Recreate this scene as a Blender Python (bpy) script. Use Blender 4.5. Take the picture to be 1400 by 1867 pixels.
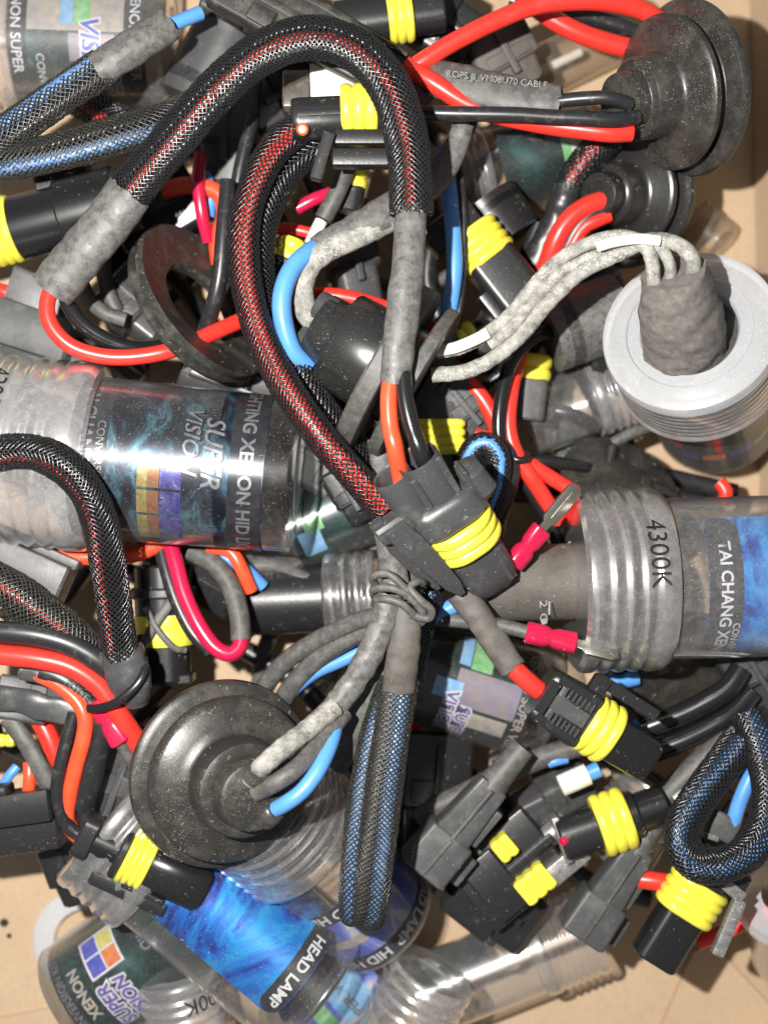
import bpy, math, random
import numpy as np
from mathutils import Vector, Matrix, noise
from math import sin, cos, pi, radians, sqrt, atan2, asin

random.seed(7)
for o in list(bpy.data.objects):
    bpy.data.objects.remove(o)
SC = bpy.context.scene
COL = SC.collection

# ---------------------------------------------------------------- camera, light, exposure
S = 0.00013            # metres per picture unit in the plane of focus
H = 2300.0             # camera height over that plane, picture units
FZ = -520.0            # box floor
def K(z): return (H - z) / H
def P(x, y, z):
    k = K(z)
    return Vector(((x - 700) * k, (933.5 - y) * k, z - FZ)) * S

cam_d = bpy.data.cameras.new('camera')
cam = bpy.data.objects.new('camera', cam_d)
COL.objects.link(cam)
cam.location = (0, 0, (H - FZ) * S)
cam_d.sensor_fit = 'VERTICAL'
cam_d.sensor_height = 24
cam_d.lens = 12 / (933.5 / 2300)
cam_d.clip_start = 0.005
cam_d.clip_end = 5
cam_d.dof.use_dof = True
cam_d.dof.focus_distance = (H + 10) * S
cam_d.dof.aperture_fstop = 5.2
SC.camera = cam

W = bpy.data.worlds.new('World')
SC.world = W
W.use_nodes = True
W.node_tree.nodes['Background'].inputs[0].default_value = (0.95, 0.97, 1.0, 1)
W.node_tree.nodes['Background'].inputs[1].default_value = 0.19

ld = bpy.data.lights.new('phone_flash', 'POINT')
ld.energy = 10.5
ld.color = (1.0, 0.97, 0.92)
ld.shadow_soft_size = 0.0035
lo = bpy.data.objects.new('phone_flash', ld)
COL.objects.link(lo)
lo.location = (-520 * S, 250 * S, (H - FZ - 60) * S)

vs = SC.view_settings
vs.view_transform = 'Standard'
vs.look = 'None'
vs.exposure = 0.0
vs.gamma = 1.0
SC.cycles.max_bounces = 8
SC.cycles.transparent_max_bounces = 24
SC.cycles.diffuse_bounces = 3
SC.cycles.glossy_bounces = 3
SC.cycles.sample_clamp_indirect = 4
SC.cycles.use_denoising = True

# ---------------------------------------------------------------- materials
def nt_new(name):
    m = bpy.data.materials.new(name)
    m.use_nodes = True
    nt = m.node_tree
    for n in list(nt.nodes): nt.nodes.remove(n)
    out = nt.nodes.new('ShaderNodeOutputMaterial')
    return m, nt, out
def N(nt, t, **kw):
    n = nt.nodes.new(t)
    for k, v in kw.items():
        if isinstance(k, str) and hasattr(n, k): setattr(n, k, v)
    return n
def L(nt, a, b): nt.links.new(a, b)
def noise_node(nt, co, px, detail=4, rough=.6, dist=0):
    n = nt.nodes.new('ShaderNodeTexNoise')
    n.inputs['Scale'].default_value = 1 / (px * S)
    n.inputs['Detail'].default_value = detail
    n.inputs['Roughness'].default_value = rough
    n.inputs['Distortion'].default_value = dist
    L(nt, co, n.inputs['Vector'])
    return n.outputs['Fac']
def ramp(nt, fac, lo_, hi):
    r = nt.nodes.new('ShaderNodeMapRange')
    r.inputs['From Min'].default_value = lo_
    r.inputs['From Max'].default_value = hi
    L(nt, fac, r.inputs['Value'])
    return r.outputs[0]
def mixc(nt, fac, a, b):
    n = nt.nodes.new('ShaderNodeMix'); n.data_type = 'RGBA'
    for v, i in ((a, 6), (b, 7)):
        if isinstance(v, tuple): n.inputs[i].default_value = (*v, 1)
        else: L(nt, v, n.inputs[i])
    if isinstance(fac, (int, float)): n.inputs[0].default_value = fac
    else: L(nt, fac, n.inputs[0])
    return n.outputs[2]
def math_n(nt, op, a, b=None):
    n = nt.nodes.new('ShaderNodeMath'); n.operation = op
    for i, v in enumerate((a, b)):
        if v is None: continue
        if isinstance(v, (int, float)): n.inputs[i].default_value = v
        else: L(nt, v, n.inputs[i])
    return n.outputs[0]

MATS = {}
def mat(name, base, rough=.4, dust=None, specks=None, grime=None, bump=0, bump_px=6, metallic=0, spec=.5, coat=0, sss=0):
    """dust=(colour, patch size, low, high): settled dust in patches; specks: fine grains; grime: broad tone change."""
    m, nt, out = nt_new(name)
    b = nt.nodes.new('ShaderNodeBsdfPrincipled')
    L(nt, b.outputs[0], out.inputs[0])
    co = nt.nodes.new('ShaderNodeTexCoord').outputs['Object']
    col = base
    rg = None
    if grime:
        col = mixc(nt, ramp(nt, noise_node(nt, co, grime[1], 3), .3, .7), base, grime[0])
    if dust:
        f = ramp(nt, noise_node(nt, co, dust[1], 7, .72), dust[2], dust[3])
        col = mixc(nt, f, col, dust[0])
        rg = f
    if specks:
        f2 = ramp(nt, noise_node(nt, co, specks[1], 2, .5), specks[2], specks[2] + .03)
        f3 = ramp(nt, noise_node(nt, co, specks[1] * 42, 4, .65), .42, .68)
        f2 = math_n(nt, 'MULTIPLY', f2, f3)
        col = mixc(nt, f2, col, specks[0])
        rg = f2 if rg is None else math_n(nt, 'MAXIMUM', rg, f2)
    if isinstance(col, tuple): b.inputs['Base Color'].default_value = (*col, 1)
    else: L(nt, col, b.inputs['Base Color'])
    if rg is None: b.inputs['Roughness'].default_value = rough
    else:
        r = nt.nodes.new('ShaderNodeMapRange')
        r.inputs['To Min'].default_value = rough
        r.inputs['To Max'].default_value = .85
        L(nt, rg, r.inputs['Value']); L(nt, r.outputs[0], b.inputs['Roughness'])
    b.inputs['Metallic'].default_value = metallic
    b.inputs['Specular IOR Level'].default_value = spec
    b.inputs['Coat Weight'].default_value = coat
    if sss:
        b.inputs['Subsurface Weight'].default_value = sss
        b.inputs['Subsurface Radius'].default_value = (1, .8, .3)
        b.inputs['Subsurface Scale'].default_value = 8 * S
    if bump:
        bn = nt.nodes.new('ShaderNodeBump')
        bn.inputs['Strength'].default_value = bump
        bn.inputs['Distance'].default_value = 2 * S
        L(nt, noise_node(nt, co, bump_px, 4), bn.inputs['Height'])
        L(nt, bn.outputs[0], b.inputs['Normal'])
    MATS[name] = m
    return m

DUST = (.24, .225, .20)
mat('black_plastic', (.016, .016, .017), .34, dust=(DUST, 30, .60, 1.10), specks=((.36, .34, .30), 2.6, .70), bump=.12, bump_px=8)
mat('black_gloss', (.012, .012, .013), .26, dust=(DUST, 34, .66, 1.15), specks=((.36, .34, .30), 2.4, .72))
mat('worn_plastic', (.05, .05, .052), .33, dust=((.20, .193, .18), 44, .52, 1.25), specks=((.45, .43, .40), 2.6, .69), bump=.15, bump_px=14)
mat('rubber', (.024, .023, .021), .33, dust=((.15, .137, .115), 60, .46, 1.25), specks=((.34, .31, .25), 2.0, .64), bump=.12, bump_px=5)
mat('rubber_gloss', (.017, .017, .017), .27, dust=((.13, .12, .105), 90, .62, 1.4), specks=((.36, .33, .27), 2.0, .68), spec=.8)
mat('rubber_dark', (.022, .021, .019), .45, dust=((.13, .118, .095), 40, .48, .95), specks=((.28, .25, .2), 2.6, .67), bump=.15, bump_px=6)
mat('grey_plastic', (.058, .059, .061), .40, dust=((.17, .163, .15), 60, .46, 1.0), specks=((.3, .29, .28), 2.6, .70), bump=.1)
mat('shrink', (.062, .060, .058), .40, dust=((.22, .212, .198), 13, .36, .92), specks=((.42, .40, .37), 2.4, .68), bump=.35, bump_px=9)
mat('shrink_brown', (.062, .054, .048), .55, dust=((.16, .145, .125), 30, .30, 1.05), specks=((.36, .33, .29), 2.6, .68), bump=.35, bump_px=7)
mat('shrink_felt', (.10, .088, .08), .85, dust=((.22, .20, .185), 14, .36, .8), bump=.6, bump_px=9)
mat('crust', (.10, .098, .093), .6, dust=((.40, .388, .35), 20, .34, .68), specks=((.58, .56, .50), 3, .58), bump=.8, bump_px=9)
mat('wire_black', (.017, .017, .019), .34, dust=((.17, .162, .15), 18, .54, 1.1), specks=((.36, .34, .3), 2.4, .71))
mat('wire_gloss', (.012, .012, .013), .22, specks=((.26, .25, .23), 2.4, .74))
mat('wire_grey', (.065, .063, .06), .5, dust=((.19, .182, .165), 16, .44, .95), specks=((.4, .38, .35), 2.4, .69), bump=.25)
mat('wire_red', (.80, .040, .026), .32, dust=((.50, .10, .075), 60, .55, 1.15), grime=((.70, .03, .022), 60), specks=((.5, .15, .12), 3, .72), sss=.15)
mat('wire_orange', (.86, .10, .04), .3, dust=((.50, .14, .08), 60, .55, 1.15), grime=((.76, .06, .02), 60), specks=((.5, .2, .12), 3, .72), sss=.15)
mat('wire_pink', (.56, .012, .06), .25, grime=((.42, .01, .05), 60), specks=((.5, .15, .2), 3, .72), sss=.1)
mat('wire_blue', (.095, .30, .70), .4, grime=((.08, .25, .6), 50), specks=((.4, .45, .5), 3, .71))
mat('wire_blue_pale', (.11, .22, .42), .4, grime=((.08, .17, .36), 50))
mat('yellow_seal', (.84, .78, .07), .34, grime=((.74, .66, .06), 40), dust=((.46, .42, .20), 40, .55, 1.1), specks=((.5, .42, .1), 3, .73), sss=.25)
mat('pink_barrel', (.52, .012, .06), .22, grime=((.40, .01, .045), 24), bump=.25, bump_px=18, sss=.1)
mat('tin', (.40, .385, .34), .34, metallic=.95, grime=((.45, .42, .36), 12), bump=.2)
mat('grey_metal', (.34, .34, .33), .42, metallic=.6, grime=((.2, .19, .18), 14), specks=((.6, .6, .58), 3, .62), bump=.3)
mat('white_plastic', (.78, .76, .70), .4, grime=((.66, .63, .56), 30))
mat('white_ink', (.56, .56, .58), .45, grime=((.40, .40, .42), 10))
mat('silver_ink', (.26, .265, .28), .32, metallic=.5, grime=((.12, .12, .135), 12))
mat('black_ink', (.012, .012, .014), .4)
mat('dark_band', (.018, .018, .022), .25, grime=((.035, .035, .04), 20), metallic=.2)
mat('peg_orange', (.85, .12, .03), .4)
mat('ink_yellow', (.68, .58, .10), .3, grime=((.45, .42, .2), 14), metallic=.3)
mat('ink_orange', (.70, .25, .05), .3, grime=((.5, .14, .08), 14), metallic=.3)
mat('ink_blue', (.045, .06, .42), .3, grime=((.12, .13, .42), 14), metallic=.3)
mat('ink_purple', (.16, .10, .36), .3, grime=((.09, .06, .25), 14), metallic=.3)
mat('ink_green', (.10, .38, .10), .3, grime=((.3, .5, .3), 14), metallic=.2)
mat('ink_skyblue', (.12, .34, .62), .3, grime=((.3, .45, .6), 14), metallic=.2)
mat('ink_lilac', (.16, .15, .22), .35, grime=((.24, .19, .18), 24))
mat('ink_navy', (.05, .07, .30), .35, grime=((.10, .14, .42), 30))
mat('ink_cream', (.36, .31, .24), .35, grime=((.22, .21, .23), 20))
mat('braid', (.012, .012, .013), .26, spec=.7)
mat('braid_dusty', (.026, .025, .022), .32, spec=.5, specks=((.26, .24, .19), 4, .64))
mat('print_grey', (.30, .30, .29), .5, grime=((.12, .12, .115), 10))
mat('lint', (.36, .33, .28), .8, grime=((.62, .58, .52), 60))
mat('crumb', (.015, .014, .013), .8)
mat('ceramic', (.62, .52, .44), .5)

def clear_mat(name, tint=(.94, .935, .925), milk=.06, milk_col=(.72, .69, .67), scratch=.14, rough=.06, gloss=1.0):
    m, nt, out = nt_new(name)
    co = nt.nodes.new('ShaderNodeTexCoord').outputs['Object']
    tr = N(nt, 'ShaderNodeBsdfTransparent'); tr.inputs[0].default_value = (*tint, 1)
    gl = N(nt, 'ShaderNodeBsdfGlossy'); gl.inputs['Roughness'].default_value = rough
    df = N(nt, 'ShaderNodeBsdfDiffuse'); df.inputs[0].default_value = (*milk_col, 1)
    tl = N(nt, 'ShaderNodeBsdfTranslucent'); tl.inputs[0].default_value = (*milk_col, 1)
    md = N(nt, 'ShaderNodeMixShader'); md.inputs[0].default_value = .25
    L(nt, df.outputs[0], md.inputs[1]); L(nt, tl.outputs[0], md.inputs[2])
    lw = N(nt, 'ShaderNodeLayerWeight'); lw.inputs[0].default_value = .5
    f = math_n(nt, 'POWER', lw.outputs['Facing'], 3.2)
    f = math_n(nt, 'MULTIPLY_ADD', f, .75 * gloss)
    f.node.inputs[2].default_value = .045 * gloss
    # hazed, scratched plastic
    d = ramp(nt, noise_node(nt, co, 26, 8, .75, .6), .47, .85)
    d2 = ramp(nt, noise_node(nt, co, 3.0, 2), .66, .70)
    d = math_n(nt, 'MULTIPLY_ADD', d, scratch); d.node.inputs[2].default_value = milk
    d = math_n(nt, 'ADD', d, math_n(nt, 'MULTIPLY', d2, .35))
    e = math_n(nt, 'MULTIPLY', math_n(nt, 'POWER', lw.outputs['Facing'], 2.0), .25)
    d = math_n(nt, 'ADD', d, e)
    m1 = N(nt, 'ShaderNodeMixShader'); m2 = N(nt, 'ShaderNodeMixShader')
    L(nt, d, m1.inputs[0]); L(nt, tr.outputs[0], m1.inputs[1]); L(nt, md.outputs[0], m1.inputs[2])
    L(nt, f, m2.inputs[0]); L(nt, m1.outputs[0], m2.inputs[1]); 
    bn = N(nt, 'ShaderNodeBump'); bn.inputs['Strength'].default_value = .12; bn.inputs['Distance'].default_value = 2 * S
    L(nt, noise_node(nt, co, 24, 4), bn.inputs['Height'])
    L(nt, bn.outputs[0], gl.inputs['Normal'])
    gb = N(nt, 'ShaderNodeBsdfGlossy'); gb.inputs['Roughness'].default_value = min(.5, rough * 2.2)
    gm = N(nt, 'ShaderNodeMixShader'); gm.inputs[0].default_value = .4
    L(nt, gl.outputs[0], gm.inputs[1]); L(nt, gb.outputs[0], gm.inputs[2]); L(nt, gm.outputs[0], m2.inputs[2])
    L(nt, m2.outputs[0], out.inputs[0])
    MATS[name] = m
clear_mat('clear', tint=(.97, .968, .965), milk=.055, scratch=.13, milk_col=(.90, .89, .89), rough=.15, gloss=2.4)
clear_mat('clear_label', tint=(.98, .98, .98), milk=.008, scratch=.04, rough=.13, gloss=1.4)
clear_mat('clear_cap', tint=(.965, .96, .96), milk=.12, scratch=.20, milk_col=(.90, .885, .885), rough=.18, gloss=3.2)
clear_mat('cap_frost', tint=(.955, .95, .95), milk=.17, scratch=.24, milk_col=(.88, .86, .855), rough=.18, gloss=3.0)
clear_mat('clear_brown', tint=(.86, .83, .78), milk=.08, scratch=.2, milk_col=(.48, .43, .37), rough=.2)
clear_mat('milky', tint=(.95, .96, .97), milk=.46, scratch=.10, milk_col=(.84, .86, .89), rough=.2, gloss=1.4)

def label_mat(name, stops, px=60, dist=1.4, metallic=.4, rough=.25, streak=None):
    m, nt, out = nt_new(name)
    b = nt.nodes.new('ShaderNodeBsdfPrincipled')
    L(nt, b.outputs[0], out.inputs[0])
    co = nt.nodes.new('ShaderNodeTexCoord').outputs['UV']
    mp = nt.nodes.new('ShaderNodeMapping')
    mp.inputs['Scale'].default_value = streak or (1, 1, 1)
    L(nt, co, mp.inputs[0])
    f = noise_node(nt, mp.outputs[0], px, 5, .6, dist)
    r = nt.nodes.new('ShaderNodeValToRGB')
    e = r.color_ramp.elements
    e[0].position, e[0].color = stops[0][0], (*stops[0][1], 1)
    e[1].position, e[1].color = stops[-1][0], (*stops[-1][1], 1)
    for p, c in stops[1:-1]:
        q = e.new(p); q.color = (*c, 1)
    L(nt, f, r.inputs[0]); L(nt, r.outputs[0], b.inputs['Base Color'])
    b.inputs['Metallic'].default_value = metallic
    b.inputs['Roughness'].default_value = rough
    MATS[name] = m
label_mat('print_holo', [(.22, (.008, .008, .013)), (.42, (.016, .018, .027)), (.50, (.024, .036, .055)), (.56, (.035, .085, .12)), (.60, (.075, .17, .21)), (.66, (.03, .035, .06)), (.74, (.07, .055, .10)), (.84, (.12, .13, .11))], 60, .7, .6, .36, (1.4, .8, 1))
label_mat('print_blue', [(.25, (.004, .005, .02)), (.38, (.006, .014, .09)), (.44, (.008, .07, .45)), (.50, (.012, .22, .78)), (.58, (.03, .42, .92)), (.64, (.008, .10, .55)), (.70, (.008, .02, .12)), (.80, (.02, .30, .8))], 120, .6, .65, .32, (1.3, .7, 1))
label_mat('print_green', [(.3, (.006, .010, .010)), (.5, (.012, .026, .026)), (.6, (.02, .05, .045)), (.68, (.03, .08, .09)), (.8, (.06, .15, .12))], 90, .5, .15, .3)
label_mat('print_pale', [(.3, (.03, .04, .2)), (.45, (.08, .11, .42)), (.53, (.16, .20, .5)), (.6, (.5, .44, .38)), (.7, (.16, .22, .45)), (.85, (.4, .42, .55))], 120, .6, .1, .35, (.5, 1.6, 1))
label_mat('foil_yellow', [(.3, (.12, .10, .05)), (.45, (.26, .23, .07)), (.55, (.30, .19, .07)), (.65, (.30, .36, .16)), (.8, (.5, .22, .12))], 22, 1.0, .4, .35)
label_mat('foil_orange', [(.3, (.10, .05, .05)), (.45, (.26, .09, .04)), (.55, (.20, .13, .06)), (.65, (.24, .06, .06)), (.8, (.25, .2, .2))], 22, 1.0, .4, .35)
label_mat('foil_blue', [(.3, (.03, .03, .09)), (.45, (.045, .045, .22)), (.55, (.08, .07, .23)), (.65, (.13, .12, .22)), (.8, (.10, .08, .28))], 22, 1.0, .4, .35)

def cardboard():
    m, nt, out = nt_new('cardboard')
    b = nt.nodes.new('ShaderNodeBsdfPrincipled')
    L(nt, b.outputs[0], out.inputs[0])
    co = nt.nodes.new('ShaderNodeTexCoord').outputs['Object']
    mp = nt.nodes.new('ShaderNodeMapping'); mp.inputs['Scale'].default_value = (1, .6, 1)
    mp.inputs['Rotation'].default_value = (0, 0, .35)
    L(nt, co, mp.inputs[0])
    c1 = mixc(nt, ramp(nt, noise_node(nt, co, 160, 4), .3, .7), (.46, .335, .222), (.51, .375, .25))
    c2 = mixc(nt, ramp(nt, noise_node(nt, mp.outputs[0], 9, 6, .7), .35, .75), c1, (.42, .30, .195))
    st = ramp(nt, noise_node(nt, co, 4, 3), .70, .76)
    c3 = mixc(nt, math_n(nt, 'MULTIPLY', st, .5), c2, (.26, .18, .11))
    L(nt, c3, b.inputs['Base Color'])
    b.inputs['Roughness'].default_value = .8
    b.inputs['Specular IOR Level'].default_value = .25
    wv = nt.nodes.new('ShaderNodeTexWave'); wv.inputs['Scale'].default_value = 1 / (260 * S)
    wv.inputs['Distortion'].default_value = 1.2
    L(nt, mp.outputs[0], wv.inputs['Vector'])
    h = math_n(nt, 'ADD', math_n(nt, 'MULTIPLY', wv.outputs['Fac'], .4), noise_node(nt, mp.outputs[0], 12, 5))
    bn = nt.nodes.new('ShaderNodeBump'); bn.inputs['Strength'].default_value = .2; bn.inputs['Distance'].default_value = 2 * S
    L(nt, h, bn.inputs['Height']); L(nt, bn.outputs[0], b.inputs['Normal'])
    MATS['cardboard'] = m
cardboard()

# ---------------------------------------------------------------- scene helpers
def thing(name, label, cat, loc, group=None):
    e = bpy.data.objects.new(name, None)
    COL.objects.link(e)
    e.empty_display_size = .005
    e.location = P(*loc) if not isinstance(loc, Vector) else loc
    e['label'] = label; e['category'] = cat
    if group: e['group'] = group
    return e
def Tg(label, cat, group=None, kind=None): return {'label': label, 'category': cat, 'group': group, 'kind': kind}
def root_loc(o):
    v = Vector((0, 0, 0))
    while o is not None:
        v = v + o.location; o = o.parent
    return v
def mesh(name, vf, m, parent, sharp=40, uv=None, kind=None):
    verts, faces = vf
    me = bpy.data.meshes.new(name)
    if isinstance(verts, np.ndarray): A = verts
    else: A = np.array([tuple(v) for v in verts], dtype=float)
    if isinstance(parent, dict):
        c = Vector(A.mean(0)); c.z = A[:, 2].min()
        off = c
    else:
        off = root_loc(parent)
    A = A - np.array(off)
    me.from_pydata(A.tolist(), [], faces if isinstance(faces, list) else faces.tolist())
    me.shade_smooth()
    if sharp: me.set_sharp_from_angle(angle=radians(sharp))
    me.materials.append(MATS[m] if isinstance(m, str) else m)
    if uv is not None:
        ul = me.uv_layers.new(name='UVMap')
        li = np.zeros(len(me.loops), dtype=np.int32); me.loops.foreach_get('vertex_index', li)
        ul.data.foreach_set('uv', np.asarray(uv, dtype=np.float32)[li].ravel())
    o = bpy.data.objects.new(name, me)
    COL.objects.link(o)
    if isinstance(parent, dict):
        o.location = off
        for k, v in parent.items():
            if v: o[k] = v
    else:
        o.parent = parent
    if kind: o['kind'] = kind
    return o
def join(*vfs):
    V, F, n = [], [], 0
    for v, f in vfs:
        v = np.asarray([tuple(q) for q in v]) if not isinstance(v, np.ndarray) else v
        V.append(v); F += [[i + n for i in q] for q in f]; n += len(v)
    return np.vstack(V), F

# ---- curves
def spline(pts, step=7):
    p = np.array(pts, dtype=float)
    if len(p) == 2: p = np.vstack([p[0], (p[0] + p[1]) / 2, p[1]])
    q = np.vstack([2 * p[0] - p[1], p, 2 * p[-1] - p[-2]])
    out = []
    for i in range(1, len(q) - 2):
        a, b, c, d = q[i - 1], q[i], q[i + 1], q[i + 2]
        n = max(2, int(np.linalg.norm((c - b)[:3]) / step))
        for t in np.arange(n) / n:
            out.append(.5 * ((2 * b) + (-a + c) * t + (2 * a - 5 * b + 4 * c - d) * t * t + (-a + 3 * b - 3 * c + d) * t ** 3))
    out.append(q[-2])
    return np.array(out)
def frames(C):
    """tangent, side (to the right of travel, level), up for a polyline in metres"""
    T = np.gradient(C, axis=0)
    T /= np.linalg.norm(T, axis=1)[:, None] + 1e-12
    Z = np.array([0, 0, 1.])
    Sd = np.cross(T, Z); nrm = np.linalg.norm(Sd, axis=1)
    good = nrm > .3
    if not good.any(): Sd[:] = np.cross(T, [0, 1., 0]); nrm = np.linalg.norm(Sd, axis=1); good = nrm > .01
    first = int(np.argmax(good))
    out = np.zeros_like(T)
    prev = Sd[first] / nrm[first]
    for rng in (range(first, len(T)), range(first, -1, -1)):
        pv = prev
        for i in rng:
            s = Sd[i] / nrm[i] if good[i] else pv
            if np.dot(s, pv) < 0: s = -s
            s = s - T[i] * np.dot(s, T[i]); s /= np.linalg.norm(s) + 1e-12
            s = s * .5 + pv * .5 if not good[i] else s
            s = s - T[i] * np.dot(s, T[i]); s /= np.linalg.norm(s) + 1e-12
            out[i] = s; pv = s
    return T, out, np.cross(out, T)
def path(pts, step=7):
    """picture points (x, y, z[, scale]) -> metres, frames, local scale"""
    q = spline([tuple(p) + (1,) * (4 - len(p)) for p in pts], step)
    C = np.array([P(*r[:3]) for r in q])
    T, Sd, U = frames(C)
    k = (H - q[:, 2]) / H * S * q[:, 3]
    return C, T, Sd, U, k
def tube_np(C, Sd, U, a, b, n=12, cap=True):
    th = np.arange(n) / n * 2 * pi
    V = (C[:, None, :] + Sd[:, None, :] * (np.cos(th)[None, :, None] * a[:, None, None])
         + U[:, None, :] * (np.sin(th)[None, :, None] * b[:, None, None]))
    m = len(C)
    F = []
    for i in range(m - 1):
        for j in range(n):
            F.append([i * n + j, i * n + (j + 1) % n, (i + 1) * n + (j + 1) % n, (i + 1) * n + j])
    V = V.reshape(-1, 3)
    if cap:
        F.append(list(range(n))[::-1]); F.append([(m - 1) * n + j for j in range(n)])
    return V, F
def wire(name, pts, r, m, parent, b=None, n=12, step=7, rough=0.0, seed=0, uvn=None):
    C, T, Sd, U, k = path(pts, step)
    a = np.full(len(C), float(r)); bb = np.full(len(C), float(b if b else r))
    # insulation is never ruler-true
    for i in range(len(C)):
        p = Vector(C[i]) / (90 * S)
        w = noise.noise_vector(p + Vector((seed, 0, 0)))
        C[i] += np.array(w) * (r * .10) * k[i]
    V, F = tube_np(C, Sd, U, a * k, bb * k, n)
    if rough:
        for i in range(len(V)):
            V[i] += np.array(noise.noise_vector(Vector(V[i]) / (rough[1] * S))) * rough[0] * S
    return mesh(name, (V, F), m, parent, sharp=60)
def shrink(name, pts, a, b, m, parent, lumps=(3, 22), wall=3.0):
    """heat-shrink tubing: flattened, lumpy, open at both ends with a visible wall"""
    C, T, Sd, U, k = path(pts, 5)
    n = 22
    aa = np.full(len(C), float(a)) * k; bb = np.full(len(C), float(b)) * k
    V1, F1 = tube_np(C, Sd, U, aa, bb, n, cap=False)
    for i in range(len(V1)):
        V1[i] += np.array(noise.noise_vector(Vector(V1[i]) / (lumps[1] * S))) * lumps[0] * S
    m_ = len(C)
    for e, s in ((0, -1), (m_ - 1, 1)):      # ragged cut ends
        for j in range(n):
            V1[e * n + j] += T[e] * s * (random.uniform(-3, 2.5)) * k[e]
    cen = np.repeat(C, n, axis=0)
    d = cen - V1; ln = np.linalg.norm(d, axis=1)[:, None]
    V2 = V1 + d / ln * wall * S
    nV = len(V1)
    F2 = [[v + nV for v in f[::-1]] for f in F1]
    F = F1 + F2
    for e in (0, m_ - 1):
        for j in range(n):
            q = [e * n + j, e * n + (j + 1) % n, nV + e * n + (j + 1) % n, nV + e * n + j]
            F.append(q[::-1] if e == 0 else q)
    return mesh(name, (np.vstack([V1, V2]), F), m, parent, sharp=50)
def braid(name, pts, a, b, parent, m='braid', n=17, pitch=210, w=2.2, t=1.3):
    """expanding braided sleeve: n strands each way, woven over and under, never quite even"""
    n = int(n * 1.15); w *= .92
    C, T, Sd, U, k = path(pts, 5)
    s = np.concatenate([[0], np.cumsum(np.linalg.norm(np.diff(C, axis=0), axis=1))]) / (k)
    mlen = len(C)
    sd = random.uniform(0, 99)
    nz = lambda f, o: np.array([noise.noise(Vector((q / f, sd + o, 0))) for q in s])
    wob = 1 + .07 * nz(70, 0); wob2 = 1 + .09 * nz(90, 7); tw = .5 * nz(150, 3); st = 1.0 * nz(220, 5)
    Vs, Fs, off = [], [], 0
    for d in (1, -1):
        for i in range(n):
            ph = 2 * pi * (i + random.uniform(-.08, .08)) / n + d * (s / pitch * 2 * pi + st * .6) + tw + .05 * nz(60, 20 + i * .7 + d)
            wv = 1 + d * .04 * np.sin(n * ph + pi * i)
            ca, sa = np.cos(ph), np.sin(ph)
            X = C + Sd * (ca * a * wob * wv * k)[:, None] + U * (sa * b * wob2 * wv * k)[:, None]
            nr = Sd * (ca * b)[:, None] + U * (sa * a)[:, None]
            nr /= np.linalg.norm(nr, axis=1)[:, None]
            tg = np.gradient(X, axis=0); tg /= np.linalg.norm(tg, axis=1)[:, None] + 1e-12
            bi = np.cross(tg, nr); bi /= np.linalg.norm(bi, axis=1)[:, None] + 1e-12
            kk = k[:, None]
            ring = np.stack([X + bi * w * kk, X + nr * t * kk, X - bi * w * kk, X - nr * t * kk], axis=1).reshape(-1, 3)
            idx = np.arange(mlen - 1)[:, None] * 4
            for j in range(4):
                j2 = (j + 1) % 4
                Fs.append(np.concatenate([idx + j, idx + j2, idx + 4 + j2, idx + 4 + j], axis=1) + off)
            Vs.append(ring); off += len(ring)
    return mesh(name, (np.vstack(Vs), np.vstack(Fs)), m, parent, sharp=None)
def sleeve(parent, pts, a, b, inner, m='braid', n=17, pitch=210, core=True, **kw):
    """braided sleeve part with its wires as sub-parts; inner = [(side offset, up offset, radius, material)]"""
    o = braid('braided_sleeve', pts, a, b, parent, m, n, pitch, **kw)
    for so, uo, r, mm in inner:
        C, T, Sd, U, k = path(pts, 8)
        C2 = C + Sd * (so * k)[:, None] + U * (uo * k)[:, None]
        mesh('inner_wire', tube_np(C2, Sd, U, r * k, r * k, 12), mm, o, sharp=60)
    return o

# ---- solids in a local frame (picture units)
def frame(x, y, z, ang, tilt=0, roll=0, sc=1.0):
    """local x along picture angle ang (clockwise from right), dipping away by tilt; local z up"""
    a, t, r = radians(ang), radians(tilt), radians(roll)
    X = Vector((cos(a) * cos(t), -sin(a) * cos(t), -sin(t)))
    Y = Vector((sin(a), cos(a), 0))
    Z = X.cross(Y)
    Y2 = Y * cos(r) + Z * sin(r); Z2 = Z * cos(r) - Y * sin(r)
    k = K(z) * S * sc
    M = Matrix(((X.x * k, Y2.x * k, Z2.x * k, 0), (X.y * k, Y2.y * k, Z2.y * k, 0), (X.z * k, Y2.z * k, Z2.z * k, 0), (0, 0, 0, 1)))
    M.translation = P(x, y, z)
    return M
def rrect(hw, hh, f, k=5):
    """rounded rectangle, f = corner radius as share of the short half side"""
    r = max(.001, f * min(hw, hh))
    pts = []
    for cx, cy, a0 in ((hw - r, hh - r, 0), (-hw + r, hh - r, 90), (-hw + r, -hh + r, 180), (hw - r, -hh + r, 270)):
        for i in range(k + 1):
            a = radians(a0 + 90 * i / k)
            pts.append((cx + r * cos(a), cy + r * sin(a)))
    return pts
def loft(M, secs, k=5, cap=True):
    """secs: (x, half width, half height, roundness[, off y, off z])"""
    V, F = [], []
    n = 4 * (k + 1)
    for s in secs:
        x, hw, hh, f = s[:4]; oy, oz = (s[4], s[5]) if len(s) > 4 else (0, 0)
        for (py, pz) in rrect(hw, hh, f, k):
            V.append(M @ Vector((x, py + oy, pz + oz)))
    for i in range(len(secs) - 1):
        for j in range(n):
            F.append([i * n + j, i * n + (j + 1) % n, (i + 1) * n + (j + 1) % n, (i + 1) * n + j])
    if cap:
        F.append(list(range(n))[::-1]); F.append([(len(secs) - 1) * n + j for j in range(n)])
    return V, F
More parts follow.
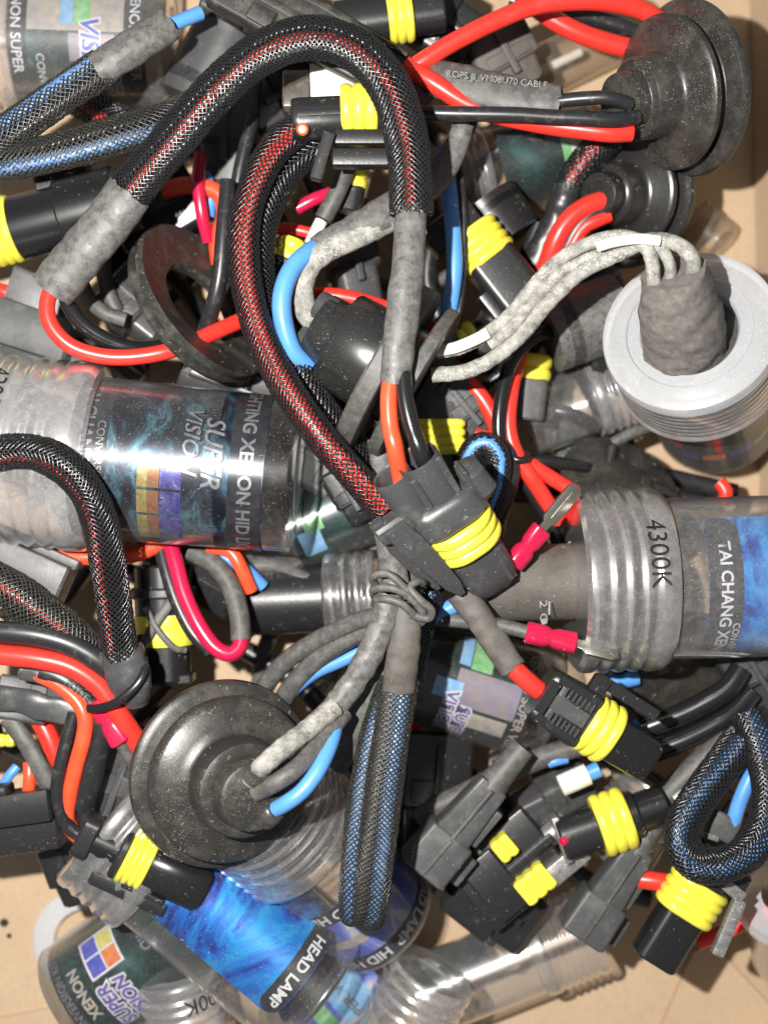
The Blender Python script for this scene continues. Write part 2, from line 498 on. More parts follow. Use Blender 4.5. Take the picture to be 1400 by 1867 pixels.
def block(M, x0, x1, y0, y1, z0, z1, bev=3, f=.12):
    hw, hh, oy, oz = (y1 - y0) / 2, (z1 - z0) / 2, (y0 + y1) / 2, (z0 + z1) / 2
    bev = min(bev, hw * .5, hh * .5, (x1 - x0) * .3)
    return loft(M, [(x0, hw - bev, hh - bev, f, oy, oz), (x0 + bev, hw, hh, f, oy, oz), (x1 - bev, hw, hh, f, oy, oz), (x1, hw - bev, hh - bev, f, oy, oz)], k=2)
def lathe(M, prof, seg=72, close=True):
    """prof: (radius, x) along local x"""
    V, F = [], []
    for r, x in prof:
        for j in range(seg):
            a = 2 * pi * j / seg
            V.append(M @ Vector((x, max(r, .01) * cos(a), max(r, .01) * sin(a))))
    m = len(prof)
    for i in range(m - 1):
        for j in range(seg):
            F.append([i * seg + j, i * seg + (j + 1) % seg, (i + 1) * seg + (j + 1) % seg, (i + 1) * seg + j])
    if close:
        F.append(list(range(seg))[::-1]); F.append([(m - 1) * seg + j for j in range(seg)])
    return V, F
def seal_secs(x0, x1, hw, hh, f=1.0, ribs=3, depth=5, oy=0, oz=0):
    out = [(x0, hw - depth, hh - depth, f, oy, oz)]
    L_ = x1 - x0
    n = ribs * 8
    for i in range(n + 1):
        t = i / n
        d = depth * (1 - abs(sin(pi * ribs * t)) ** .6)
        out.append((x0 + L_ * t, hw - d, hh - d, f, oy, oz))
    out.append((x1, hw - depth - 1, hh - depth - 1, f, oy, oz))
    return out

# ---- lettering
TXT = {}
def text_mesh(s, size, bold=0.0, shear=0.0):
    key = (s, size, bold, shear)
    if key in TXT: return TXT[key]
    cu = bpy.data.curves.new('lettering', 'FONT')
    cu.body = s; cu.size = 1.0; cu.align_x = 'CENTER'; cu.align_y = 'CENTER'
    cu.resolution_u = 3; cu.fill_mode = 'FRONT'; cu.offset = bold; cu.shear = shear
    o = bpy.data.objects.new('lettering', cu)
    COL.objects.link(o)
    me = bpy.data.meshes.new_from_object(o)
    V = np.array([v.co[:2] for v in me.vertices]) * size
    F = [list(p.vertices) for p in me.polygons]
    bpy.data.objects.remove(o); bpy.data.curves.remove(cu); bpy.data.meshes.remove(me)
    TXT[key] = (V, F)
    return V, F
def flat_text(name, s, size, M, m, parent, lift=1.0, bold=0, shear=0):
    V, F = text_mesh(s, size, bold, shear)
    return mesh(name, ([M @ Vector((x, y, lift)) for x, y in V], F), m, parent, sharp=None)

class Jar:
    """clear screw-top bulb jar: axis from the cap end p0 to the closed end p1"""
    def __init__(s, name, label, cat, p0, p1, r, group='clear plastic bulb jars'):
        s.A, s.B = P(*p0), P(*p1)
        s.k = K(p0[2]) * S
        s.ax = (s.B - s.A).normalized()
        s.L = (s.B - s.A).length / s.k
        s.r = r
        view = (cam.location - (s.A + s.B) / 2).normalized()
        s.U = (view - s.ax * view.dot(s.ax)).normalized()
        s.D = s.ax.cross(s.U)
        X, Y, Z = s.ax, -s.D, s.U
        k = s.k
        s.M = Matrix(((X.x * k, Y.x * k, Z.x * k, s.A.x), (X.y * k, Y.y * k, Z.y * k, s.A.y), (X.z * k, Y.z * k, Z.z * k, s.A.z), (0, 0, 0, 1)))
        s.root = thing(name, label, cat, s.A * .5 + s.B * .5, group)
    def pt(s, h, th, rr):
        return s.A + s.ax * (h * s.k) + (s.U * cos(th) + s.D * sin(th)) * (rr * s.k)
    def cap(s, h0, h1, R, m='clear_cap', rings=4, name='screw_cap', hole=.55):
        L_ = h1 - h0
        prof = [(R * hole, h0), (R * .93, h0), (R * .985, h0 + L_ * .04), (R, h0 + L_ * .09)]
        n = rings * 12
        for i in range(n + 1):
            t = i / n
            prof.append((R - 4.0 * (.5 - .5 * cos(2 * pi * rings * t)), h0 + L_ * (.14 + .66 * t)))
        prof += [(R, h0 + L_ * .84), (R * .99, h0 + L_ * .93), (R * .95, h0 + L_ * .98), (R * .88, h1)]
        return mesh(name, lathe(s.M, prof, 96, close=False), m, s.root, sharp=35)
    def thread(s, h0, h1, R, turns=4, m='clear'):
        V, F = None, None
        C, n = [], int(turns * 48)
        pts = []
        for i in range(n + 1):
            t = i / n
            pts.append(np.array(s.pt(h0 + (h1 - h0) * t, t * turns * 2 * pi, R)))
        C = np.array(pts); T, Sd, U = frames(C)
        V, F = tube_np(C, Sd, U, np.full(n + 1, 4.0 * s.k), np.full(n + 1, 4.0 * s.k), 6)
        return mesh('screw_thread', (V, F), m, s.root)
    def body(s, h0, h1=None, m='clear', r1=None, name='clear_tube', base=True):
        h1 = h1 or s.L; r, q = s.r, (r1 or s.r)
        prof = [(r * .97, h0), (r, h0 + 3), (q, h1 - 14), (q * 1.012, h1 - 10), (q * .99, h1 - 3), (q * .95, h1)]
        if base: prof += [(q * .6, h1 + 1), (q * .55, h1 - 4), (.1, h1 - 4)]
        return mesh(name, lathe(s.M, prof, 96, close=False), m, s.root, sharp=35)
    def patch(s, name, h0, h1, t0, t1, m, rr=.975, corner=0, parent=None):
        R = s.r * rr; t0, t1 = radians(t0), radians(t1)
        nh = 24; nt_ = max(8, int(abs(t1 - t0) * 20))
        hs = [h0 + (h1 - h0) * .5 * (1 - cos(pi * i / nh)) for i in range(nh + 1)]
        V, F, UV = [], [], []
        for h in hs:
            ins = 0
            if corner:
                d = min(h - h0, h1 - h)
                if d < corner: ins = (corner - sqrt(max(0, corner ** 2 - (corner - d) ** 2))) / R
            for j in range(nt_ + 1):
                th = (t0 + ins) + (t1 - t0 - 2 * ins) * j / nt_
                V.append(s.pt(h, th, R)); UV.append(((h) * S, th * R * S))
        w = nt_ + 1
        for i in range(nh):
            for j in range(nt_):
                F.append([i * w + j, i * w + j + 1, (i + 1) * w + j + 1, (i + 1) * w + j])
        return mesh(name, (V, F), m, parent or s.root, sharp=None, uv=UV)
    def text(s, st, h, th, size, m, rr=.985, bold=0.0, shear=0.0, flip=1, parent=None, name='lettering', squeeze=1.0, R=None):
        V, F = text_mesh(st, size, bold, shear)
        R = R or s.r * rr; t = radians(th)
        return mesh(name, ([s.pt(h + flip * v, t + flip * u * squeeze / R, R) for u, v in V], F), m, parent or s.root, sharp=None)
    def rod(s, name, h0, h1, r, m, ends=3, prof=None):
        return mesh(name, lathe(s.M, prof or [(r - ends, h0), (r, h0 + ends), (r, h1 - ends), (r - ends, h1)], 48), m, s.root, sharp=35)
    def contents(s, h0, h1):
        """glass burner of the bulb and its ceramic return rod"""
        mesh('glass_burner', lathe(s.M, [(6, h0), (9, h0 + 8), (9, (h0 + h1) / 2 - 18), (17, (h0 + h1) / 2), (9, (h0 + h1) / 2 + 18), (8, h1 - 5), (4, h1)], 24), 'clear', s.root)
        M2 = s.M @ Matrix.Translation((0, 0, 26))
        mesh('ceramic_rod', lathe(M2, [(7, h0), (7, h1 - 10), (4, h1 - 6)], 20), 'ceramic', s.root)

GROM = [(.0, 0), (.93, 0), (.985, .02), (1.0, .06), (.985, .115), (.95, .14), (.90, .15), (.80, .175), (.785, .215), (.80, .25), (.84, .265), (.865, .29), (.872, .33), (.85, .40), (.80, .435),
        (.62, .49), (.53, .515), (.505, .54), (.49, .80), (.47, .845), (.43, .86), (.375, .865), (.36, .885), (.35, 1.08), (.335, 1.12), (.30, 1.135), (0, 1.13)]
GROM2 = [(.0, 0), (.93, 0), (.985, .02), (1.0, .06), (1.0, .10), (.975, .135), (.92, .15), (.76, .17), (.72, .22), (.72, .28), (.78, .30), (.85, .315), (.875, .34), (.875, .40), (.855, .425), (.80, .44), (.55, .50), (.50, .52), (.475, .56), (.46, .82), (.44, .85), (.36, .86), (.34, .88), (.33, 1.06), (.315, 1.10), (.28, 1.115), (0, 1.11)]
def grommet(parent, M, R, m='rubber', prof=GROM, name='rubber_grommet'):
    return mesh(name, lathe(M, [(r * R, x * R) for r, x in prof], 96, close=False), m, parent, sharp=38)


def lo_(name, M, secs, m, parent, k=5, sharp=35): return mesh(name, loft(M, secs, k), m, parent, sharp=sharp)
def bl(name, M, x0, x1, y0, y1, z0, z1, m, parent, bev=3): return mesh(name, block(M, x0, x1, y0, y1, z0, z1, bev), m, parent, sharp=35)

# ================================================================ the box
def sheet(name, poly, z0, z1, m, tag):
    """flat card of real thickness over a polygon of picture points"""
    V = [P(x, y, z1) for x, y in poly] + [P(x, y, z1) - Vector((0, 0, (z1 - z0) * S)) for x, y in poly]
    n = len(poly)
    F = [list(range(n))[::-1], [n + i for i in range(n)]] + [[i, (i + 1) % n, n + (i + 1) % n, n + i] for i in range(n)]
    return mesh(name, (V, F), m, tag, sharp=30)
NX, NY = 60, 80
V, F = [], []
for j in range(NY + 1):
    for i in range(NX + 1):
        x, y = -260 + 1940 * i / NX, -320 + 2560 * j / NY
        p = P(x, y, FZ)
        p.z += 5 * S * noise.noise(Vector((x / 260, y / 260, 0)))
        V.append(p)
for j in range(NY):
    for i in range(NX):
        a = j * (NX + 1) + i
        F.append([a, a + NX + 1, a + NX + 2, a + 1])
mesh('floor', (V, F), 'cardboard', {'kind': 'structure', 'label': 'brown cardboard bottom of the box', 'category': 'floor'})
# right side of the box, leaning out, with the fold it was bent along
def wall_strip(name, foot, lean, hgt, tag):
    V = []
    for (x, y) in foot:
        b = P(x, y, FZ)
        V += [b + Vector((0, 0, .001)), b + Vector((lean * S, 0, hgt * S)), b + Vector(((lean + 22) * S, 0, hgt * S)), b + Vector((22 * S, 0, .001))]
    n = len(foot); F = []
    for i in range(n - 1):
        for j in range(4):
            F.append([i * 4 + j, i * 4 + (j + 1) % 4, i * 4 + 4 + (j + 1) % 4, i * 4 + 4 + j])
    F += [[0, 3, 2, 1], [(n - 1) * 4 + j for j in range(4)]]
    return mesh(name, (V, F), 'cardboard', tag, sharp=30)
wall_strip('box_wall', [(1352, -300), (1368, 100), (1376, 500), (1382, 900), (1392, 1400), (1404, 1800), (1412, 2200)], 60, 420,
           {'kind': 'structure', 'label': 'brown cardboard side of the box standing along the edge', 'category': 'wall'})
sheet('cardboard_flap', [(1190, 1905), (1265, 1735), (1300, 1722), (1420, 1850), (1420, 1960)], FZ - 2, FZ + 16, 'cardboard', Tg('creased brown cardboard flap lying under the plug with a metal lever', 'cardboard flap'))
sheet('cardboard_flap', [(-60, 1868), (95, 1838), (140, 1930), (-60, 1960)], FZ - 2, FZ + 9, 'cardboard', Tg('thin cardboard flap edge on the box floor beside the multicoloured logo jar', 'cardboard flap'))
for i, (x, y, r, lb) in enumerate([(8, 1682, 7, 'larger black crumb on bare cardboard near the box edge'), (17, 1706, 4, 'tiny black crumb lying alone on bare cardboard')]):
    M = frame(x, y, FZ + 6, 30 * i)
    mesh('rubber_crumb', loft(M, [(-r, r * .4, r * .3, .5), (-r * .3, r, r * .7, .6), (r * .5, r * .8, r * .6, .5), (r, r * .3, r * .3, .5)], 2), 'crumb', Tg(lb, 'crumb', 'crumbs on the cardboard'))

# ================================================================ jars
# --- the big jar with the dark foil label
J = Jar('bulb_jar', 'clear jar with dark foil label and silver lettering, cap marked 4300K at the picture edge', 'bulb jar', (-70, 813, -140), (545, 868, -150), 149)
J.body(235, r1=140, m='clear_label'); J.cap(-10, 258, 174, rings=6, m='cap_frost')
J.contents(60, 420)
lab = J.patch('label', 226, 563, -115, 115, 'print_holo', rr=.96)
J.patch('label_band', 226, 292, -115, 115, 'dark_band', .966, parent=lab)
J.patch('label_band', 503, 562, -115, 115, 'dark_band', .962, parent=lab)
J.text('TAI CHANG XENON', 254, -4, 31, 'silver_ink', .972, bold=.02, parent=lab)
J.text('CONVERSION', 279, -2, 20, 'silver_ink', .972, bold=.01, parent=lab)
J.text('LIGHTING XENON HID LIGHT', 531, 2, 33, 'silver_ink', .966, bold=.03, parent=lab)
J.text('SUPER', 474, -12, 47, 'black_ink', .972, bold=.045, shear=.25, parent=lab); J.text('VISION', 436, -20, 40, 'black_ink', .972, bold=.04, shear=.25, parent=lab)
J.text('SUPER', 472, -12, 47, 'silver_ink', .975, bold=.012, shear=.25, parent=lab); J.text('VISION', 434, -20, 40, 'silver_ink', .975, bold=.01, shear=.25, parent=lab)
for a0, a1, c1, c2 in ((-4, 17, 'ink_yellow', 'ink_blue'), (19, 37, 'ink_orange', 'ink_purple'), (39, 66, 'ink_yellow', 'ink_purple')):
    J.patch('logo_patch', 348, 366, a0, a1, 'foil_yellow', .970, parent=lab); J.patch('logo_patch', 366.3, 386, a0, a1, 'foil_orange', .970, parent=lab)
    J.patch('logo_patch', 387, 424, a0, a1, 'foil_blue', .970, parent=lab)
J.text('4300K', 92, -34, 46, 'black_ink', R=175, name='cap_marking')
J.text('4300K', 40, 60, 30, 'silver_ink', R=174.6, name='cap_marking')

# --- the big jar at the other side, plug end showing
J = Jar('bulb_jar', 'clear jar with brown-grey boot, cap marked 4300K beside two pink spade terminals', 'bulb jar', (1045, 1060, -165), (1580, 1044, -185), 147)
J.body(118); J.cap(-4, 160, 167, rings=4, m='clear_cap', hole=.44)
J.thread(15, 130, 140, 4)
mesh('boot', lathe(J.M, [(60, -165), (68, -158), (69, -60), (70, 20), (66, 60), (66, 140), (40, 150)], 64), 'shrink_brown', J.root)
mesh('bulb_base', lathe(J.M, [(120, 60), (128, 64), (128, 84), (60, 88), (58, 150)], 64), 'worn_plastic', J.root)
lab = J.patch('label', 208, 560, -47, 84, 'print_blue', corner=26)
J.patch('label_band', 209, 268, -46, 83, 'dark_band', .98, corner=24, parent=lab)
J.text('TAI CHANG XENON', 238, 28, 29, 'white_ink', .988, bold=.025, parent=lab); J.text('CONVERSION', 259, 56, 18, 'white_ink', .988, bold=.01, parent=lab)
J.text('4300K', 118, -16, 48, 'black_ink', R=168, name='cap_marking')
Mt = frame(985, 1106, -68, 90)
flat_text('boot_marking', '2 \u03a6', 30, frame(985, 1118, -84, 90, 0, -42), 'white_ink', J.root, lift=6)
bl('boot_marking', frame(996, 1108, -78, 90, 0, -42), -12, 12, -1.5, 1.5, 6, 7, 'white_ink', J.root, .2)

# --- jar in the top corner
J = Jar('bulb_jar', 'clear jar with pale streaked label under the blue braided sleeve, by the top edge', 'bulb jar', (-70, 70, -385), (314, 84, -392), 116)
J.body(100); J.cap(-10, 116, 128, rings=5); J.contents(40, 300)
lab = J.patch('label', 112, 352, -100, 100, 'print_green', .955)
J.patch('label_band', 112, 146, -100, 100, 'dark_band', .962, parent=lab); J.patch('label_band', 318, 351, -100, 100, 'dark_band', .962, parent=lab)
J.patch('label_picture', 148, 316, -62, -10, 'ink_cream', .962, parent=lab); J.patch('label_picture', 206, 228, -60, -16, 'ink_skyblue', .966, parent=lab); J.patch('label_picture', 230, 258, -60, -16, 'ink_green', .966, parent=lab)
J.patch('label_picture', 220, 300, -8, 16, 'ink_lilac', .962, parent=lab)
J.text('XENON SUPER', 128, -14, 25, 'white_ink', .97, bold=.015, parent=lab); J.text('XENON SUPER', 334, -10, 25, 'white_ink', .97, bold=.015, parent=lab)
J.text('VISION', 256, 12, 44, 'white_ink', .97, bold=.09, shear=.2, parent=lab); J.text('VISION', 256, 12, 44, 'ink_blue', .974, bold=.02, shear=.2, parent=lab)
J.text('SUPER', 296, 30, 30, 'white_ink', .97, bold=.04, shear=.2, parent=lab); J.text('CONVERSION', 168, 42, 20, 'white_ink', .97, parent=lab)

# --- blue foil jar at the bottom
J = Jar('bulb_jar', 'clear jar with bright electric blue foil label lying below the big rubber grommet', 'bulb jar', (205, 1484, -262), (578, 1802, -275), 130)
J.body(118, m='clear_label'); J.cap(-4, 140, 150, rings=4); J.contents(60, 400)
lab = J.patch('label', 160, 442, -78, 44, 'print_blue', .96, corner=28)
J.patch('label_band', 400, 441, -77, 43, 'dark_band', .967, corner=26, parent=lab)
J.text('HEAD LAMP', 421, 0, 28, 'white_ink', .975, bold=.025, parent=lab)

# --- jar with the multicoloured logo
J = Jar('bulb_jar', 'clear jar with dark green label and red, yellow and blue square logo', 'bulb jar', (148, 1822, -402), (470, 1585, -404), 112)
J.body(-6, m='clear_label')
mesh('jar_bottom', lathe(J.M, [(112, -6), (110, -10), (100, -12), (.1, -12)], 64, close=False), 'clear', J.root)
lab = J.patch('label', 12, 250, -110, 110, 'print_green', .955)
J.patch('label_band', 12, 34, -110, 110, 'dark_band', .962, parent=lab)
J.text('HID CONVERSION KIT', 24, 4, 20, 'silver_ink', .97, bold=.01, flip=-1, parent=lab); J.text('XENON', 52, -2, 27, 'ink_cream', .97, bold=.03, flip=-1, parent=lab)
J.text('SUPER', 88, 26, 33, 'white_ink', .966, bold=.12, shear=.2, flip=-1, parent=lab); J.text('SUPER', 88, 26, 33, 'ink_purple', .972, bold=.03, shear=.2, flip=-1, parent=lab)
J.text('VISION', 120, 30, 32, 'white_ink', .966, bold=.12, shear=.2, flip=-1, parent=lab); J.text('VISION', 120, 30, 32, 'ink_purple', .972, bold=.03, shear=.2, flip=-1, parent=lab)
J.patch('logo_backing', 78, 146, -46, -6, 'white_ink', .966, parent=lab)
for h0, h1, a0, a1, c in [(82, 111, -44, -27, 'ink_blue'), (82, 111, -25, -8, 'ink_blue'), (114, 142, -44, -27, 'ink_yellow'), (114, 142, -25, -8, 'ink_orange')]:
    J.patch('logo_patch', h0, h1, a0, a1, c, .971, parent=lab)
J.text('HID', 190, -12, 26, 'silver_ink', .97, bold=.02, parent=lab)

# --- jar under the bundle, "SUPER VISION" side
J = Jar('bulb_jar', 'dark green labelled jar with green stripe under the cable bundle, out of focus', 'bulb jar', (730, 1205, -372), (1000, 1290, -385), 103)
J.body(20, m='clear_label'); J.cap(-60, 22, 112, rings=4)
lab = J.patch('label', 30, 232, -105, 105, 'print_green', .955)
J.patch('label_picture', 92, 112, -50, -16, 'ink_skyblue', .962, parent=lab); J.patch('label_picture', 114, 152, -54, -14, 'ink_green', .962, parent=lab)
J.patch('label_picture', 96, 212, -12, 26, 'ink_lilac', .962, parent=lab); J.patch('label_picture', 60, 110, 2, 22, 'ink_skyblue', .964, parent=lab); J.patch('label_picture', 130, 205, 30, 50, 'ink_cream', .964, parent=lab)
J.patch('label_band', 212, 231, -105, 105, 'dark_band', .965, parent=lab)
J.text('XENON SUPER VISION', 222, 14, 24, 'ink_cream', .97, bold=.02, parent=lab)
J.text('VISION', 96, 40, 30, 'white_ink', .966, bold=.13, parent=lab); J.text('SUPER', 124, 50, 30, 'white_ink', .966, bold=.13, parent=lab)
J.text('VISION', 96, 40, 30, 'ink_purple', .972, bold=.02, parent=lab); J.text('SUPER', 124, 50, 30, 'ink_purple', .972, bold=.02, parent=lab)

# --- jar standing under the big grommet, pale blue label
J = Jar('bulb_jar', 'clear jar with pale blue and cream label leaning down under the big grommet', 'bulb jar', (472, 1458, -190), (694, 1672, -380), 124)
J.cap(0, 132, 140, rings=5, m='clear'); J.body(110, m='clear_label', r1=122); J.thread(12, 110, 118, 4)
lab = J.patch('label', 205, J.L - 12, -115, 115, 'print_pale', .95)
J.patch('label_band', 205, 240, -115, 115, 'dark_band', .957, parent=lab); J.patch('label_band', J.L - 46, J.L - 13, -115, 115, 'dark_band', .957, parent=lab)
J.text('HID HEAD LAMP  HID HEAD LAMP', 222, 0, 31, 'white_ink', .965, bold=.025, parent=lab); J.text('HID HEAD LAMP  HID HEAD LAMP', J.L - 29, 10, 31, 'white_ink', .965, bold=.025, parent=lab)
J.patch('label_picture', 290, 312, 20, 60, 'ink_cream', .958, parent=lab)

# --- upright jar with the milky cap
J = Jar('bulb_jar', 'upright jar with milky white cap and brown felt-like boot, label showing below', 'bulb jar', (1256, 603, -70), (1308, 762, -440), 133)
R = 160
prof = [(86, 40), (86, 4), (90, -2), (112, -2), (115, -6), (150, -6), (158, -2), (161, 8), (161, 22), (156, 26)]
mesh('milky_cap', lathe(J.M, prof, 96, close=False), 'milky', J.root, sharp=30)
prof = [(150, 18)]
for i in range(61): prof.append((156 + 3 * abs(sin(pi * 6 * i / 60)) ** .6, 26 + 104 * i / 60))
prof += [(160, 134), (162, 140), (156, 147), (136, 152)]
mesh('screw_thread', lathe(J.M, prof, 96, close=False), 'clear_cap', J.root, sharp=30)
mesh('bulb_base', lathe(J.M, [(118, 30), (124, 34), (124, 60), (60, 64)], 64), 'worn_plastic', J.root)
J.body(145, m='clear_label', r1=128)
lab = J.patch('label', 215, J.L - 14, -120, 120, 'print_green', .955)
for a0, a1, h0, h1, c in [(-20, 0, 300, 330, 'ink_blue'), (4, 24, 300, 326, 'ink_orange'), (28, 44, 296, 330, 'ink_purple'), (-45, -24, 310, 330, 'ink_green'), (40, 60, 230, 280, 'wire_pink')]:
    J.patch('logo_patch', h0, min(h1, J.L - 20), a0, a1, c, .963, parent=lab)
# boot rises out of the cap towards the camera
bt = wire('boot', [(1250, 640, -120), (1246, 600, -40), (1238, 562, 12, .95), (1230, 520, 55, .86), (1226, 498, 72, .78)], 76, 'shrink_felt', J.root, b=70, n=32, step=6, rough=(7, 26))
for q, (r, pts) in enumerate([(13, [(1192, 520, 74), (1190, 488, 92), (1180, 456, 96), (1150, 434, 84), (1095, 436, 60), (1030, 466, 40), (975, 518, 25), (930, 573, 10), (880, 613, -5), (835, 635, -20), (795, 642, -40)]),
                             (14, [(1262, 505, 72), (1262, 472, 98), (1235, 446, 102), (1185, 438, 92), (1130, 462, 70), (1060, 496, 48), (1000, 551, 26), (955, 606, 8), (905, 650, -6), (850, 676, -16), (788, 684, -30)]),
                             (11, [(1222, 512, 70), (1220, 480, 92), (1200, 452, 94), (1150, 450, 78), (1085, 466, 54), (1020, 500, 36), (968, 552, 20), (930, 600, 8), (892, 630, 0)])]):
    wire('crusted_wire', pts, r, 'crust', J.root, b=r * .85, n=16, step=5, rough=(1.6, 8), seed=q)
wire('bare_insulation', [(1088, 450, 84), (1120, 441, 95), (1165, 436, 108), (1202, 440, 110)], 10, 'white_plastic', J.root, b=8, n=10)
wire('bare_insulation', [(797, 640, -26), (830, 634, -8), (868, 618, 8), (890, 606, 14)], 11, 'white_plastic', J.root, b=8, n=10)

# --- background jars
J = Jar('bulb_jar', 'empty clear jar with bright ring highlights between milky cap and red wires', 'bulb jar', (1140, 705, -345), (960, 768, -350), 66)
J.cap(-20, 70, 76, rings=4); J.body(40, m='clear')
J = Jar('bulb_jar', 'small dark green labelled jar behind the end of the foil jar', 'bulb jar', (475, 990, -350), (672, 905, -356), 84)
J.cap(-30, 60, 92, rings=3, m='clear'); J.body(40, m='clear_label')
lab = J.patch('label', 66, 200, -110, 110, 'print_green', .95); J.patch('label_picture', 70, 110, 10, 45, 'ink_skyblue', .958, parent=lab); J.patch('label_picture', 86, 120, -6, 14, 'ink_green', .962, parent=lab)
J = Jar('bulb_jar', 'dark labelled jar lying below the red wires of the upper grommet', 'bulb jar', (812, 332, -410), (1080, 262, -415), 78)
J.cap(0, 80, 86, rings=4); J.body(60, m='clear_label')
lab = J.patch('label', 96, 232, -110, 110, 'print_green', .95); J.patch('label_picture', 206, 232, -50, 40, 'ink_green', .957, parent=lab); J.patch('label_picture', 222, 240, -40, 30, 'white_ink', .96, parent=lab)
J = Jar('bulb_jar', 'long clear jar at the bottom with ribbed cap under the grey slide plug', 'bulb jar', (1080, 1692, -420), (760, 1822, -432), 72)
J.cap(-6, 120, 82, rings=6, m='clear'); J.body(100); J.contents(20, 300); J.patch('label', 190, 330, 10, 120, 'print_green', .95)
J = Jar('bulb_jar', 'ribbed clear cap and jar at the bottom edge with tall loops of reflection', 'bulb jar', (790, 1770, -290), (672, 1990, -320), 72)
J.cap(0, 130, 84, rings=4, m='clear'); J.body(110); J.thread(10, 110, 68, 4)
J = Jar('bulb_jar', 'jar with teal and cream label at the bottom edge beside the blue foil jar', 'bulb jar', (700, 1742, -425), (520, 1900, -430), 76)
J.body(0, m='clear_label'); lab = J.patch('label', 14, 200, -110, 110, 'print_pale', .95); J.patch('label_picture', 40, 110, -40, 30, 'ink_skyblue', .957, parent=lab); J.patch('label_picture', 120, 150, -40, 40, 'ink_green', .957, parent=lab)
J.text('SUPER VISION', 80, 0, 26, 'silver_ink', .965, bold=.02, parent=lab)
J = Jar('bulb_jar', 'clear jar cap marked 300K between blue foil jar and multicoloured logo jar', 'bulb jar', (322, 1772, -330), (372, 1990, -345), 68)
J.cap(0, 110, 78, rings=4, m='clear_cap'); J.body(90); J.text('300K', 40, -30, 40, 'black_ink', R=79, name='cap_marking')
J = Jar('bulb_jar', 'jar with milky cap cut off by the edge below the blue braided loop', 'bulb jar', (1428, 1630, -250), (1446, 1742, -470), 80)
mesh('milky_cap', lathe(J.M, [(40, 0), (84, 0), (90, 8), (90, 34), (80, 40)], 64, close=False), 'milky', J.root); J.body(36); J.patch('label', 80, 200, -110, 110, 'ink_cream', .95)
J = Jar('bulb_jar', 'black boot with a ribbed clear cap behind the cable bundle', 'bulb jar', (690, 1085, -300), (440, 1098, -320), 62)
J.cap(0, 96, 84, rings=3, m='clear', hole=.6); J.thread(10, 80, 74, 3)
mesh('boot', lathe(J.M, [(60, 60), (66, 64), (66, 92), (62, 96), (62, 232), (66, 236), (66, 250), (58, 254)], 56), 'black_plastic', J.root)
J = Jar('bulb_jar', 'clear cap with ring glints between yellow sealed plugs and blue braided loop', 'bulb jar', (1196, 1420, -330), (1120, 1560, -350), 70)
J.cap(0, 90, 78, rings=4, m='clear'); J.body(80)
for p0, p1, r, lb in [((890, 176, -440), (1180, 36, -445), 46, 'brownish clear tube on the cardboard behind the upper red wires'), ((872, 398, -455), (1040, 330, -460), 34, 'brownish clear tube on the cardboard below the dark labelled jar'),
                      ((1262, 400, -470), (1312, 442, -476), 40, 'small brownish ribbed tube end on cardboard beside the blurred grommet')]:
    J = Jar('clear_tube', lb, 'plastic tube', p0, p1, r, 'bare clear tubes on the cardboard')
    J.body(0, m='clear_brown'); J.cap(-4, 30, r * 1.06, rings=2, m='clear_brown')
    if r == 46: J.rod('ceramic_rod', 90, 190, 8, 'white_plastic')
ring = thing('cap_ring', 'pale translucent ring lying flat on the cardboard beside the logo jar', 'plastic ring', (160, 1715, FZ + 12))
M = frame(160, 1715, FZ + 12, 0, -90)
mesh('ring_body', lathe(M, [(58, -10), (90, -10), (98, -6), (98, 6), (92, 10), (60, 8), (58, -10)], 72, close=False), 'milky', ring)

# ================================================================ harnesses and plugs
def seal(parent, M, x0, x1, hw, hh, ribs=3, f=1.0, depth=5, oy=0, oz=0):
    return lo_('yellow_seal', M, seal_secs(x0, x1, hw, hh, f, ribs, depth, oy, oz), 'yellow_seal', parent, k=8, sharp=50)

# --- arched harness over the middle, ending in the double-barrel plug
h = thing('wiring_harness', 'arched black braided harness with red thread, ending in the yellow-sealed double-barrel plug', 'harness', (500, 600, FZ))
sleeve(h, [(222, 366, -10), (300, 275, 10), (395, 165, 35), (480, 95, 52), (570, 68, 62), (650, 92, 62), (708, 155, 55), (738, 240, 58), (748, 320, 60), (750, 392, 62)], 39, 22,
       [(2, 9, 10, 'wire_red'), (-19, 1, 13, 'wire_black'), (21, 2, 13, 'wire_black'), (0, -9, 11, 'wire_black')], n=20, pitch=230)
shrink('heat_shrink', [(238, 350, -4), (200, 402, -14), (150, 462, -26), (96, 528, -44)], 44, 33, 'shrink', h)
shrink('heat_shrink', [(749, 378, 62, .94), (746, 450, 70, .98), (738, 540, 80, 1.02), (728, 620, 84), (720, 700, 82, .9)], 30, 23, 'shrink', h, lumps=(2.5, 30))
wire('red_wire', [(112, 505, -40), (88, 545, -52), (92, 590, -66), (130, 630, -80), (190, 650, -88), (250, 650, -92), (320, 636, -105), (400, 602, -150), (470, 572, -190), (540, 546, -190), (610, 540, -180), (690, 558, -170), (770, 590, -190), (840, 640, -260)], 15, 'wire_red', h)
wire('black_wire', [(130, 505, -48), (122, 545, -66), (150, 588, -86), (200, 622, -104), (250, 636, -120), (310, 632, -160)], 14, 'wire_gloss', h)
wire('orange_wire', [(716, 668, 80), (709, 720, 86), (711, 775, 90), (720, 820, 92), (732, 880, 58)], 16, 'wire_orange', h)
wire('black_wire', [(732, 668, 84), (738, 725, 92), (750, 780, 96), (768, 828, 96), (792, 882, 58)], 16, 'wire_gloss', h)
M = frame(742, 848, 88, 56.5, 31)
